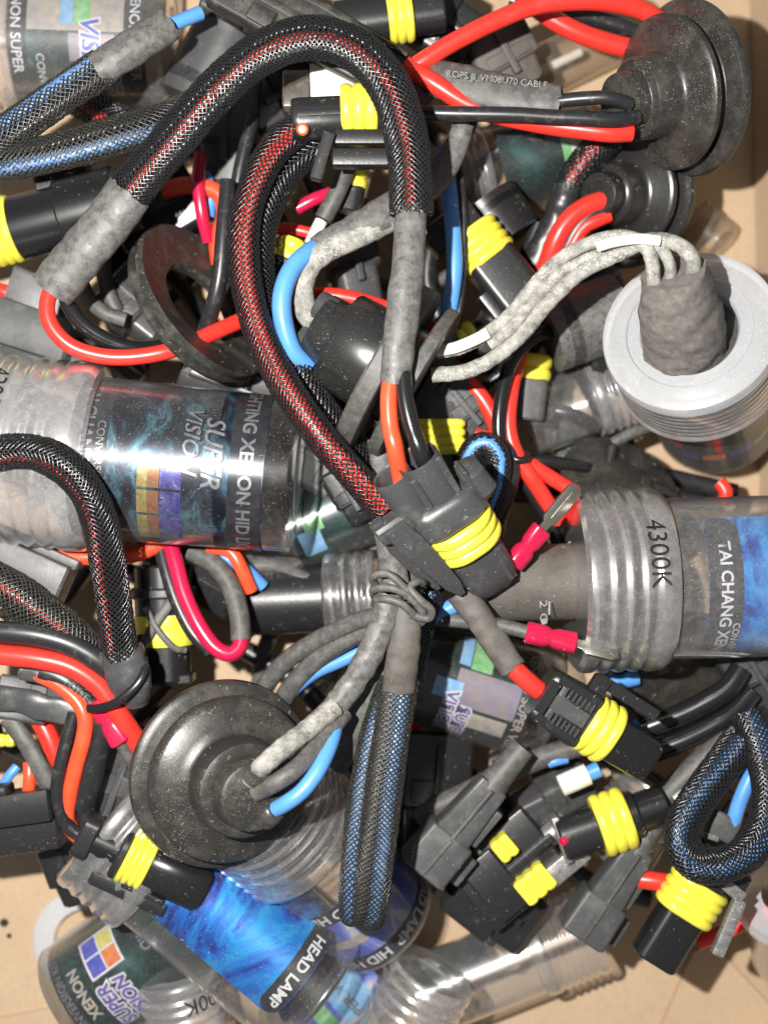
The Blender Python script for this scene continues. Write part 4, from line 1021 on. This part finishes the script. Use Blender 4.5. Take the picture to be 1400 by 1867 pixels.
# --- wire loops
h = thing('wire_loop', 'magenta wire loop with its black mate below the foil jar', 'wire', (400, 1110, FZ))
wire('pink_wire', [(310, 985, -200), (322, 1030, -186), (338, 1085, -172), (362, 1140, -160), (392, 1180, -156), (420, 1192, -158), (438, 1178, -164), (440, 1158, -170)], 15, 'wire_pink', h)
wire('grey_wire', [(440, 1168, -170), (436, 1120, -184), (420, 1070, -200), (392, 1030, -214), (350, 1005, -230)], 19, 'wire_grey', h)
wire('black_wire', [(290, 985, -214), (304, 1040, -198), (324, 1100, -186), (350, 1152, -178), (384, 1188, -176)], 13, 'wire_black', h)
for lb, pts, r, m, z in [
    ('orange wire emerging from under the foil jar beside its black braid', [(60, 1006, -190), (120, 1012, -184), (170, 1016, -184), (240, 1012, -190), (300, 990, -210)], 15, 'wire_orange', 0),
    ('short orange wire hanging from the end of the foil jar', [(380, 996, -210), (420, 1006, -200), (440, 1036, -200), (458, 1078, -215)], 13, 'wire_orange', 0),
    ('pale blue wire just under the end of the foil jar', [(380, 1004, -230), (420, 1022, -222), (450, 1040, -226), (480, 1070, -240)], 12, 'wire_blue', 0),
    ('magenta wire standing upright between the black braids near the rubber ring', [(366, 280, -230), (362, 330, -220), (368, 390, -226), (380, 440, -250)], 12, 'wire_pink', 0),
    ('orange wire curving behind the upright magenta wire', [(300, 348, -260), (345, 338, -246), (395, 350, -240), (410, 390, -244), (396, 440, -256), (400, 480, -270)], 16, 'wire_orange', 0),
    ('blue wire scrap behind the upright magenta wire', [(372, 318, -260), (384, 350, -258), (380, 396, -262)], 13, 'wire_blue', 0),
    ('short magenta wire piece between red braid and grey wire', [(540, 380, -200), (575, 362, -196), (610, 350, -204)], 12, 'wire_pink', 0),
    ('red wire end poking in from the edge above the black box', [(-40, 522, -240), (0, 530, -236), (30, 540, -240)], 14, 'wire_red', 0),
    ('bent red wire at the bottom edge side plug with the metal lever', [(1140, 1600, -230), (1190, 1606, -214), (1230, 1612, -210)], 17, 'wire_red', 0),
    ('red wire crossing under the plug with the metal lever', [(1270, 1720, -330), (1340, 1690, -320), (1400, 1660, -330)], 14, 'wire_red', 0),
    ('red wire falling from the edge-on grommet to the small blue curl', [(830, 676, -210), (862, 706, -196), (892, 748, -192), (914, 800, -200), (934, 860, -220)], 16, 'wire_red', 0),
    ('red wire beside the glossy black one, running down to the zip tie', [(965, 585, -240), (945, 650, -214), (930, 720, -190), (926, 780, -182), (940, 828, -182), (975, 880, -190), (1020, 950, -220)], 15, 'wire_red', 0),
    ('glossy black wire arching in front of the red wire near the small jar', [(1010, 600, -210), (968, 618, -190), (932, 660, -172), (914, 720, -162), (908, 780, -160), (916, 840, -166)], 13, 'wire_gloss', 0),
    ('red wire fanning out from the zip tie towards the spade terminal', [(946, 832, -196), (985, 858, -200), (1030, 886, -206), (1070, 910, -220)], 14, 'wire_red', 0),
    ('glossy black wire end pointing to the big jar from the zip tie', [(940, 834, -210), (990, 840, -206), (1040, 846, -208), (1066, 850, -216)], 11, 'wire_gloss', 0),
    ('black wire under the red ones below the zip tie', [(936, 850, -220), (966, 896, -226), (1000, 950, -236), (1020, 1000, -250)], 12, 'wire_gloss', 0),
    ('red wire bit near the black cone behind the yellow seal', [(868, 790, -200), (886, 796, -196), (910, 792, -200)], 11, 'wire_red', 0),
    ('small red wire end by the foot of the milky-capped jar', [(1310, 880, -330), (1322, 896, -324), (1318, 920, -330)], 13, 'wire_red', 0),
    ('red wire hidden in shade left of the pink crimp barrel', [(60, 1290, -220), (84, 1330, -212), (104, 1376, -214), (120, 1420, -230)], 18, 'wire_red', 0),
    ('red wire stub above the black block at the edge', [(54, 1390, -190), (54, 1420, -182), (52, 1450, -190)], 12, 'wire_orange', 0),
    ('pale blue wire scrap at the edge above the black block', [(8, 1430, -220), (20, 1412, -216), (32, 1398, -222)], 9, 'wire_blue', 0),
    ('blue wire scrap under the lower rim of the big clear jar', [(1090, 1240, -270), (1120, 1244, -266), (1160, 1236, -274)], 14, 'wire_blue', 0),
    ('blue wire glimpsed below the latch of the ribbed plug', [(1155, 1322, -280), (1180, 1318, -276), (1205, 1310, -282)], 10, 'wire_blue', 0),
    ('blue wire dot between the ribbed plug and the grey slide plug', [(1000, 1392, -260), (1014, 1388, -256), (1032, 1384, -262)], 9, 'wire_blue', 0),
    ('glossy black cable curving below the big clear jar', [(1170, 1330, -260), (1250, 1300, -246), (1320, 1260, -236), (1350, 1220, -240)], 22, 'wire_gloss', 0),
    ('second glossy black cable curving just below the first', [(1190, 1372, -250), (1260, 1344, -240), (1330, 1306, -234), (1370, 1262, -240)], 20, 'wire_gloss', 0),
    ('grey cable with rough skin beside the dark blue braided loop', [(1190, 1476, -250), (1240, 1424, -236), (1300, 1370, -232), (1360, 1320, -240)], 24, 'wire_grey', 0),
    ('black cable lying along the ribbed plug towards the white tube', [(760, 1490, -300), (860, 1440, -280), (960, 1392, -270), (1060, 1360, -270), (1160, 1350, -280)], 20, 'wire_grey', 0),
    ('grey wire crossing behind the rubber ring below the grey sleeve', [(145, 500, -210), (160, 540, -200), (190, 570, -196), (230, 584, -200)], 14, 'wire_grey', 0),
    ('dark grey wire behind the grey sleeve beside the rubber ring', [(200, 420, -250), (188, 470, -240), (196, 530, -236), (214, 570, -240)], 15, 'wire_grey', 0),
    ('grey dusty wire with a white tip beside the clip bracket', [(636, 300, -150), (616, 350, -146), (590, 400, -150)], 17, 'wire_grey', 0),
    ('grey wire loop standing between the braids near the top', [(430, 470, -230), (428, 380, -210), (440, 300, -200), (462, 210, -200)], 13, 'wire_black', 0),
]:
    wire('wire', pts, r, m, Tg(lb, 'wire'), n=12)
wire('white_tip', [(586, 404, -148), (576, 424, -146), (566, 446, -150)], 12, 'white_plastic', Tg('white insulation tip on the grey dusty wire', 'wire tip'))
wire('plastic_tie', [(928, 824, -170), (940, 838, -160), (958, 838, -162), (962, 826, -170)], 7, 'black_gloss', Tg('tiny black zip tie holding red and black wires', 'zip tie'))

# ================================================================ loose plugs with yellow seals
def plug(label, x, y, z, ang, parts, tilt=0, roll=0, name='plug_connector'):
    h = thing(name, label, 'plug', (x, y, z), 'loose black plugs')
    M = frame(x, y, z, ang, tilt, roll)
    for p in parts:
        t = p[0]
        if t == 'barrel': lo_('barrel', M, [(p[1], p[3] - 3, p[4] - 3, p[5]), (p[1] + 4, p[3], p[4], p[5]), (p[2] - 4, p[3], p[4], p[5]), (p[2], p[3] - 3, p[4] - 3, p[5])], p[6] if len(p) > 6 else 'black_plastic', h, k=6)
        if t == 'seal': seal(h, M, *p[1:])
        if t == 'block': bl('housing', M, *p[1:7], p[7] if len(p) > 7 else 'black_plastic', h, 4)
        if t == 'bar': bl('latch_arm', M, *p[1:7], p[7] if len(p) > 7 else 'black_plastic', h, 2)
    return h
plug('black plug with yellow seal at the top edge above the arched harness', 690, 34, -150, -8, [('barrel', -80, 20, 40, 38, .9), ('seal', 16, 62, 50, 48, 3), ('barrel', 60, 120, 38, 36, .8)])
plug('fat black barrel plug with yellow seal cut off by the side edge', -30, 432, -220, -14, [('seal', 0, 64, 62, 58, 4), ('barrel', -60, 10, 50, 48, .9), ('barrel', 60, 160, 58, 56, 1, 'black_gloss'), ('barrel', 150, 260, 66, 62, 1, 'black_gloss'), ('barrel', 250, 290, 58, 56, .9), ('block', 120, 220, 40, 90, -30, 30)], -2)
plug('black block plug with yellow seal right of the straight blue wire', 850, 420, -230, 52, [('block', -46, 10, -70, 30, -40, 36), ('seal', 4, 72, 56, 50, 4), ('barrel', 66, 170, 46, 42, .4, 'black_plastic'), ('block', 110, 180, -62, -40, -30, 30)])
plug('grey plug with squared yellow seal behind the double-barrel plug', 796, 690, -210, 90, [('block', -90, 78, -44, 34, -40, 20, 'worn_plastic'), ('seal', 76, 140, 52, 40, 4, .5), ('barrel', 136, 190, 40, 32, .5)])
plug('small dark plug with yellow seal left of the empty ringed jar', 972, 648, -270, 96, [('seal', 0, 46, 36, 32, 2), ('barrel', 44, 120, 30, 28, .5, 'grey_plastic')])
plug('upright black plug with yellow seal and broken skirt beside the magenta loop', 296, 1030, -250, 88, [('barrel', 0, 92, 52, 48, 1, 'black_gloss'), ('barrel', 40, 60, 60, 52, 1), ('seal', 90, 146, 54, 50, 2, 1, 2), ('barrel', 144, 212, 46, 42, .9, 'black_gloss'), ('bar', 120, 190, -40, -28, 46, 54), ('block', 196, 216, -60, 50, -30, 34)])
h = plug('black round plug with yellow ribbed seal lying by the grey slide plug', 1206, 1468, -220, 161, [('barrel', -8, 54, 37, 36, 1, 'black_gloss'), ('barrel', 46, 66, 44, 42, 1, 'black_gloss'), ('seal', 64, 124, 58, 54, 3), ('barrel', 122, 196, 38, 36, .9), ('bar', 186, 200, -44, 44, -36, 10, 'grey_metal')])
mesh('red_pin', lathe(frame(1032, 1530, -190, 160, -30), [(9, -10), (9, 10), (6, 13)], 16), 'wire_pink', h)
plug('black plug with two small yellow squares and silver pins near the bottom', 1005, 1520, -270, 140, [('block', 10, 190, -76, 70, -40, 20), ('seal', 60, 96, 22, 22, 2, .3, 3, -46, 30), ('seal', 46, 110, 26, 24, 3, .3, 3, 40, 24), ('barrel', -40, 20, 20, 20, 1, 'grey_metal'), ('bar', -30, 60, 34, 70, 10, 36, 'grey_metal'), ('bar', 0, 160, -10, 6, 18, 30), ('block', 100, 170, -60, 60, -20, 34)])
h = plug('black tongue plug with yellow seal and bare metal lever over the cardboard', 1292, 1585, -180, 122, [('barrel', -40, 30, 40, 36, .8), ('seal', 26, 96, 56, 46, 4, .9), ('barrel', 92, 196, 42, 34, .6, 'black_gloss'), ('block', -30, 20, -10, 70, -30, 20)])
bl('metal_lever', frame(1348, 1640, -150, 113), 0, 110, -11, 11, -10, 10, 'grey_metal', h, 3)
bl('metal_lever', frame(1340, 1628, -156, 40), -30, 16, -10, 12, -10, 10, 'grey_metal', h, 3)
plug('scrap of yellow seal showing under the clip bracket', 650, 300, -190, 100, [('seal', 0, 46, 26, 24, 2), ('barrel', 40, 90, 24, 22, .8)])
plug('yellow seal corner hidden beside the top of the blue loop', 536, 440, -210, 110, [('seal', -4, 40, 26, 24, 2), ('barrel', 36, 110, 28, 26, .7)])
plug('yellow speck of a seal under the crusted wires', 858, 606, -220, 150, [('seal', -8, 30, 22, 22, 2), ('barrel', 26, 90, 24, 22, .8)])
plug('yellowish seal end at the edge above the black block', -6, 1350, -230, 0, [('seal', 0, 34, 12, 12, 2, 1, 2), ('barrel', -70, 4, 34, 34, .9)])

# ---- grey slide plugs
def slide(label, x, y, z, ang, sc=1.0, tilt=0):
    h = thing('slide_plug', label, 'plug', (x, y, z), 'grey slide plugs')
    M = frame(x, y, z, ang, tilt, 0, sc)
    mesh('cable_neck', lathe(M, [(22, -90), (24, -60), (26, -20), (30, 0), (30, 10)], 28), 'wire_grey', h)
    bd = lo_('body', M, [(-4, 26, 24, .3), (0, 30, 28, .25), (120, 37, 32, .2), (124, 36, 30, .25)], 'grey_plastic', h, k=3)
    bl('guide_ridge', M, 6, 122, -3, 3, 30, 38, 'grey_plastic', bd, 1.5)
    bl('side_step', M, 30, 110, 32, 48, -20, 18, 'grey_plastic', bd, 2)
    lo_('head', M, [(116, 42, 36, .2), (120, 46, 39, .2), (204, 48, 40, .2), (208, 44, 36, .25)], 'grey_plastic', bd, k=3)
    bl('guide_ridge', M, 122, 202, -3, 3, 38, 44, 'grey_plastic', bd, 1.5)
    bl('latch_tab', M, 130, 190, 46, 72, -14, 0, 'grey_plastic', bd, 2)
    return h
slide('grey slide plug lying over the long clear jar at the bottom', 1162, 1546, -230, 124, .92)
slide('grey slide plug next to the blue braided fold', 898, 1430, -200, 130, .98)
h = thing('connector_box', 'plain grey plastic box below the foil jar near the edge', 'plug', (60, 1060, -150))
M = frame(-20, 1016, -150, 24)
bl('box_body', M, -40, 150, -50, 46, -50, 30, 'grey_plastic', h, 5); bl('box_rail', M, -40, 156, 42, 60, -50, 4, 'grey_plastic', h, 3)
h = thing('connector_box', 'black stepped plastic block at the edge below the red wires', 'plug', (20, 1480, -170))
M = frame(-30, 1496, -170, -8)
bl('box_body', M, -40, 140, -66, 40, -60, 20, 'black_plastic', h, 5); bl('box_step', M, -40, 136, -10, 46, 18, 40, 'black_plastic', h, 4); bl('box_step', M, 20, 60, 40, 60, -20, 30, 'black_plastic', h, 3)
h = thing('connector_box', 'dark box plug with a sloping neck below the bare cardboard at the edge', 'plug', (70, 560, -250))
M = frame(20, 570, -250, 18)
bl('box_body', M, -60, 130, -60, 20, -60, 40, 'grey_plastic', h, 6); lo_('box_neck', M, [(-10, 34, 30, .3, 50, 0), (70, 34, 30, .3, 44, 0), (90, 28, 24, .3, 44, 0)], 'grey_plastic', h); bl('box_body', frame(60, 640, -290, 12), -90, 120, -50, 40, -50, 30, 'black_plastic', h, 5)

# ---- things under the pile
for lb, x, y, z, ang, l, w, hh, m in [
    ('black rectangular plug behind the middle grey sleeve', 640, 470, -300, 78, 190, 46, 50, 'worn_plastic'),
    ('grey flat plug body behind the red braid near the top', 420, 240, -300, 95, 190, 56, 40, 'grey_plastic'),
    ('black plug under the top cover beside the yellow seal', 800, 40, -260, 30, 150, 60, 40, 'black_plastic'),
    ('brown-black torn plug shell under the straight red wire', 920, 110, -300, 60, 120, 60, 36, 'shrink_brown'),
    ('black cone-shaped plug left of the glossy black wire', 850, 740, -230, 50, 130, 40, 38, 'worn_plastic'),
    ('dark plug body behind the edge-on grommet', 600, 850, -300, 30, 160, 60, 40, 'grey_plastic'),
    ('black plug body between edge-on grommet and the bundle', 640, 900, -260, 60, 110, 36, 34, 'black_plastic'),
    ('grey block on the floor behind the zip tied wires', 1080, 830, -420, 8, 140, 50, 30, 'grey_plastic'),
    ('black plug lying under the pink crimp barrel', 210, 1420, -230, 110, 200, 40, 34, 'worn_plastic'),
    ('grey bracket behind the orange wire and torn wrap', 70, 1280, -190, 10, 150, 40, 20, 'grey_plastic'),
    ('black plug body under the blue braided fold', 780, 1440, -360, 95, 210, 70, 50, 'black_plastic'),
    ('black plug behind the second slide plug and clear cap', 900, 1640, -330, 40, 170, 70, 40, 'black_plastic'),
    ('dark plug below the white tube near the ribbed plug', 1010, 1460, -330, 155, 150, 50, 40, 'worn_plastic'),
    ('black plug under the blue curl', 870, 960, -290, 100, 140, 50, 40, 'black_plastic'),
    ('black plug half hidden by the yellow-sealed flange plug', 140, 1580, -330, 70, 120, 46, 46, 'black_plastic'),
    ('dark plug under the dark blue braided loop', 1300, 1500, -360, 40, 170, 60, 40, 'black_plastic'),
    ('black plug behind the upper part of the rubber ring', 290, 390, -330, 150, 170, 60, 44, 'black_gloss'),
    ('worn black plug under the foil jar and rubber ring', 430, 700, -330, 20, 200, 60, 50, 'black_plastic'),
    ('dark plug under the red loop and grey sleeve', 250, 560, -300, 40, 130, 54, 40, 'worn_plastic'),
    ('black plug behind the small dark jar', 420, 1070, -340, 30, 150, 50, 40, 'black_plastic'),
    ('dark angular plug at the top between the cover and jar', 440, 10, -300, 20, 130, 60, 44, 'rubber_dark'),
    ('black plug under the arched harness near the white plate', 520, 170, -310, 150, 160, 60, 40, 'black_plastic'),
    ('black plug below the big clear jar at the edge', 1380, 1220, -280, 60, 150, 60, 40, 'black_plastic'),
    ('black plug body between the crusted wire and grey heat-shrunk boot', 1040, 530, -330, 150, 170, 60, 40, 'black_plastic'),
    ('black plug under the blurred grommet sleeve', 990, 480, -350, 110, 130, 46, 40, 'black_plastic'),
    ('black plug below the fat side barrel plug', 210, 470, -380, 60, 120, 44, 40, 'black_plastic'),
    ('black plug under the flat dusty disc', 1180, 930, -360, 10, 190, 60, 40, 'black_plastic'),
    ('black plug body seen through the frosted cap of the foil jar', 60, 800, -420, 20, 200, 90, 40, 'black_plastic'),
    ('dark plug behind the foil jar and orange wire', 200, 900, -420, 160, 200, 80, 40, 'grey_plastic'),
    ('dark plug under the crusted wire near the yellow block plug', 930, 600, -300, 120, 150, 60, 44, 'black_plastic'),
]:
    h = thing('dark_plug', lb, 'plug', (x, y, z - hh), 'dark plug bodies under the pile')
    M = frame(x, y, z, ang, random.uniform(-8, 8), random.uniform(-20, 20))
    bd = lo_('housing', M, [(-l / 2, w - 6, hh - 6, .35), (-l / 2 + 5, w, hh, .3), (l * .12, w, hh, .3), (l * .16, w * .82, hh * .85, .35), (l / 2 - 5, w * .78, hh * .8, .35), (l / 2, w * .7, hh * .7, .4)], m, h, k=3)
    bl('latch_rib', M, -l * .4, l * .3, -6, 6, hh - 6, hh + 8, m, bd, 2)
    bl('latch_rib', M, -l * .1, l * .1, -w * .7, w * .7, hh - 5, hh + 4, m, bd, 2)
# boots
for lb, p0, p1, r, m in [('grey rubber boot behind the blue wire near the top edge', (352, 190, -330), (420, 62, -320), 54, 'grey_plastic'), ('grey heat-shrunk boot left of the milky cap', (1000, 612, -240), (1130, 566, -250), 44, 'shrink'),
                         ('black round boot behind the yellow block plug', (880, 372, -330), (930, 440, -330), 46, 'black_plastic'), ('black round boot under the straight red wire at the top', (810, 80, -330), (850, 30, -320), 44, 'black_plastic'),
                         ('black disc-shaped boot under the milky cap', (1060, 640, -330), (1130, 620, -330), 70, 'black_plastic')]:
    A, B = P(*p0), P(*p1)
    h = thing('rubber_boot', lb, 'boot', A * .5 + B * .5, 'rubber boots')
    ax = (B - A); Ln = ax.length; q = ax.to_track_quat('X', 'Z').to_matrix().to_4x4(); q.translation = A
    R_ = r * K(p0[2]) * S
    mesh('boot_sleeve', lathe(q, [(R_ * .7, 0), (R_ * .95, Ln * .03), (R_, Ln * .1), (R_ * .98, Ln * .6), (R_ * .9, Ln * .66), (R_ * .9, Ln * .95), (R_ * .8, Ln)], 40), m, h)
    mesh('boot_rim', lathe(q, [(R_ * .9, Ln * .16), (R_ * 1.06, Ln * .2), (R_ * 1.06, Ln * .28), (R_ * .9, Ln * .32)], 40, close=False), m, h)
# flat dusty disc grommets
h = thing('rubber_grommet', 'flat dusty grey rubber disc above the big clear jar cap', 'grommet', (1140, 880, -250))
grommet(h, frame(1130, 900, -260, -60, -48), 122, 'rubber', [(0, 0), (.9, 0), (1, .03), (1, .1), (.94, .13), (.5, .14), (.46, .22), (.3, .24), (0, .24)], 'disc')
h = thing('rubber_grommet', 'brownish black rubber disc below the big clear jar', 'grommet', (1230, 1240, -300))
grommet(h, frame(1230, 1226, -330, 60, -62), 128, 'rubber_dark', [(0, 0), (.92, 0), (1, .04), (1, .12), (.94, .15), (.82, .12), (.78, .16), (.5, .17), (.3, .2), (0, .2)], 'disc')
# white bits
h = thing('plastic_plate', 'bright white plastic plate under the arch of the harness', 'plastic plate', (612, 146, -120))
mesh('plate', loft(frame(566, 148, -110, -2), [(0, 30, 5, .3), (60, 32, 5, .3), (92, 20, 5, .4)], 3), 'white_plastic', h)
bl('plate_holder', frame(516, 158, -130, 0), 0, 50, -40, 26, -20, 14, 'clear_brown', h)
h = thing('plastic_tube', 'white plastic tube with blue end above the round yellow-sealed plug', 'tube', (1050, 1420, -250))
mesh('tube', lathe(frame(1020, 1434, -230, -24), [(14, 0), (20, 2), (20, 56), (15, 58), (15, 4)], 28), 'white_plastic', h); mesh('tube_end', lathe(frame(1020, 1434, -230, -24), [(14, 40), (15, 78), (10, 80)], 28), 'wire_blue', h)
h = thing('plastic_tube', 'pale grey plastic tube below the rough grey cable', 'tube', (1260, 1440, -250))
mesh('tube', lathe(frame(1230, 1462, -236, -42), [(10, 0), (28, 2), (28, 52), (24, 54), (20, 54), (20, 10)], 32), 'grey_metal', h)
# wraps of torn tape
h = thing('torn_wrap', 'torn grey plastic wrap over wires beside the orange wire', 'wrap', (60, 1300, -140))
shrink('wrap', [(-30, 1272, -150), (30, 1276, -140), (90, 1292, -136), (140, 1300, -140)], 24, 9, 'worn_plastic', h, lumps=(4, 36))
shrink('wrap', [(16, 1310, -170), (50, 1360, -166), (90, 1430, -170), (96, 1470, -178)], 17, 10, 'wire_grey', h, lumps=(3, 36))
h = thing('torn_wrap', 'loose grey plastic strap crossing the upright plug with the yellow seal', 'wrap', (290, 1150, -180))
wire('strap', [(252, 1196, -190), (276, 1150, -184), (304, 1108, -188), (326, 1080, -200)], 9, 'wire_grey', h, b=3)
wire('strap', [(266, 1106, -190), (286, 1146, -180), (316, 1180, -184), (340, 1186, -196)], 6, 'wire_grey', h, b=3)
# random dark wires, added low in the pile to darken its gaps
tangle = [
    ('added dark wire deep under the arched harness', [(300, 260, -420), (420, 300, -400), (520, 420, -390), (560, 560, -400), (640, 700, -410)], 15),
    ('added dark wire deep behind the second braid', [(520, 240, -400), (580, 360, -380), (620, 520, -390), (700, 640, -400), (820, 700, -410)], 16),
    ('added dark wire deep left of the rubber ring', [(180, 440, -430), (260, 470, -410), (330, 520, -420), (420, 640, -420), (560, 700, -430)], 15),
    ('added dark wire deep below the straight blue wire', [(760, 280, -420), (790, 400, -400), (780, 520, -400), (840, 640, -410), (960, 700, -420)], 16),
    ('added dark wire deep beneath the bundle', [(560, 900, -430), (660, 960, -410), (760, 1000, -410), (860, 1060, -420), (980, 1180, -430)], 18),
    ('added dark wire deep beside the magenta loop', [(250, 1000, -430), (340, 1060, -410), (300, 1140, -400), (250, 1220, -420), (300, 1330, -430)], 16),
    ('added dark wire deep under the big grommet', [(440, 1180, -420), (560, 1260, -400), (640, 1380, -400), (720, 1500, -410), (820, 1640, -430)], 18),
    ('added dark wire deep under the slide plugs', [(760, 1360, -420), (860, 1420, -410), (960, 1500, -410), (1060, 1600, -420), (1180, 1640, -440)], 18),
    ('added dark wire deep below the ribbed plug', [(960, 1300, -410), (1060, 1360, -400), (1180, 1420, -400), (1280, 1520, -420), (1340, 1640, -440)], 18),
    ('added dark wire deep right of the big disc', [(1180, 1200, -400), (1260, 1290, -390), (1330, 1380, -400), (1400, 1440, -410)], 17),
    ('added dark wire deep at the edge under the orange wire', [(-40, 1330, -400), (60, 1380, -390), (140, 1460, -400), (190, 1560, -420)], 18),
    ('added dark wire deep between the foil jar and grey box', [(-40, 980, -400), (80, 1010, -390), (200, 1030, -400), (320, 1080, -420)], 17),
    ('added dark wire deep under the crusted wire', [(880, 560, -410), (980, 600, -400), (1060, 680, -410), (1120, 800, -430)], 18),
    ('added dark wire deep behind the blurred grommet', [(960, 520, -430), (1060, 480, -420), (1160, 470, -420), (1240, 430, -430)], 16),
    ('added dark wire deep under the zip tied wires', [(860, 880, -410), (960, 900, -400), (1060, 880, -410), (1200, 870, -430), (1340, 900, -430)], 18),
    ('added dark wire deep near the top cover', [(480, 60, -420), (600, 130, -400), (700, 180, -400), (800, 250, -410), (860, 330, -420)], 18),
    ('added dark wire deep at the edge near the black box', [(-40, 620, -400), (60, 600, -390), (160, 620, -400), (260, 690, -420)], 18),
]
for q, (lb, pts, r) in enumerate(tangle):
    wire('cable', pts, r, 'wire_black', Tg(lb, 'wire', 'added dark wires that darken the gaps of the pile'), seed=q)

# thin wires that fill the gaps of the pile
rw = random.Random(5)
LAND = [('arched harness', 560, 70), ('rubber ring', 360, 550), ('foil jar', 350, 850), ('magenta loop', 400, 1110), ('big round grommet', 400, 1410), ('blue foil jar', 420, 1720), ('blue braided fold', 680, 1500), ('double-barrel plug', 840, 970), ('rubber tie', 720, 1090),
        ('edge-on grommet', 650, 660), ('straight blue wire', 825, 430), ('yellow block plug', 880, 480), ('crusted wires', 1000, 540), ('milky cap', 1250, 610), ('zip tie', 945, 832), ('two spade terminals', 1000, 1060), ('big 4300K cap', 1120, 1060), ('ribbed plug', 1060, 1300),
        ('slide plug pair', 1000, 1560), ('dark blue loop', 1310, 1470), ('round plug with orange peg', 600, 215), ('printed sleeve', 920, 165), ('blue curl', 880, 850), ('pink crimp barrel', 200, 1310), ('green-striped jar', 860, 1260)]
used_l = set()
def gap_label(x, y, m_):
    col = {'wire_red': 'red', 'wire_grey': 'grey', 'wire_gloss': 'glossy black'}.get(m_, 'black')
    for nm, lx, ly in sorted(LAND, key=lambda t: (t[1] - x) ** 2 + (t[2] - y) ** 2):
        dx, dy = x - lx, y - ly
        d = 'just under' if abs(dx) + abs(dy) < 60 else (('right of' if dx > 0 else 'left of') if abs(dx) > abs(dy) else ('below' if dy > 0 else 'above'))
        t = f'{col} wire half hidden in the shadowed gap {d} the {nm}'
        if t not in used_l:
            used_l.add(t); return t
cols = ['wire_black'] * 5 + ['wire_grey'] * 3 + ['wire_red', 'wire_gloss']
for q in range(46):
    an, rr = rw.uniform(0, 2 * pi), sqrt(rw.random())
    x, y = 680 + 470 * rr * cos(an), 880 + 640 * rr * sin(an)
    hd = rw.uniform(0, 2 * pi); z = rw.uniform(-440, -280); pts = []
    for s_ in range(5):
        pts.append((x, y, z)); x += 62 * cos(hd); y += 62 * sin(hd); hd += rw.uniform(-.7, .7); z = max(-470, min(-270, z + rw.uniform(-30, 30)))
    m_ = cols[q % len(cols)]; r_ = rw.uniform(9, 15)
    wire('cable', pts, r_, m_, Tg(gap_label(pts[2][0], pts[2][1], m_), 'wire', 'thin wires filling the gaps of the pile'), n=10, seed=q)

# ---------------------------------------------------------------- lint and grit lying on everything
bpy.context.view_layer.update()
dg = bpy.context.evaluated_depsgraph_get()
rng = random.Random(11)
V, F = [], []
skip = ('floor', 'box_wall', 'braided_sleeve')
for i in range(2600):
    x, y = rng.uniform(-20, 1420), rng.uniform(-20, 1890)
    top = P(x, y, 260)
    hit, loc, nor, idx, ob, mw = SC.ray_cast(dg, top, Vector((0, 0, -1)))
    if not hit or nor.z < .25 or ob.name.split('.')[0] in skip: continue
    nm = ob.name.split('.')[0]
    if ('label' in nm or 'wire' in nm or 'clear' in nm or 'seal' in nm or 'cap' in nm) and rng.random() < .75: continue
    t1 = nor.orthogonal().normalized(); t2 = nor.cross(t1)
    n0 = len(V)
    if rng.random() < .55:        # short fibre
        a0 = rng.uniform(0, 2 * pi); ln = rng.uniform(3, 9) * S; cv = rng.uniform(-1.6, 1.6); w = rng.uniform(.22, .38) * S
        for q in range(5):
            t = q / 4 - .5
            an = a0 + cv * t
            p = loc + (t1 * cos(an) + t2 * sin(an)) * ln * t + nor * (.7 + rng.uniform(0, .6)) * S
            sd = (t2 * cos(an) - t1 * sin(an)) * w
            V += [p + sd, p + nor * w, p - sd]
        for q in range(4):
            for j in range(3):
                F.append([n0 + q * 3 + j, n0 + q * 3 + (j + 1) % 3, n0 + q * 3 + 3 + (j + 1) % 3, n0 + q * 3 + 3 + j])
    else:                         # grain
        r = rng.uniform(.35, .9) * S
        V += [loc + t1 * r, loc + t2 * r * rng.uniform(.6, 1), loc - t1 * r, loc - t2 * r, loc + nor * r]
        F += [[n0, n0 + 1, n0 + 4], [n0 + 1, n0 + 2, n0 + 4], [n0 + 2, n0 + 3, n0 + 4], [n0 + 3, n0, n0 + 4]]
mesh('dust', (V, F), 'lint', {'kind': 'stuff', 'label': 'pale lint and grit scattered over the plugs and cables', 'category': 'dust'}, sharp=None)
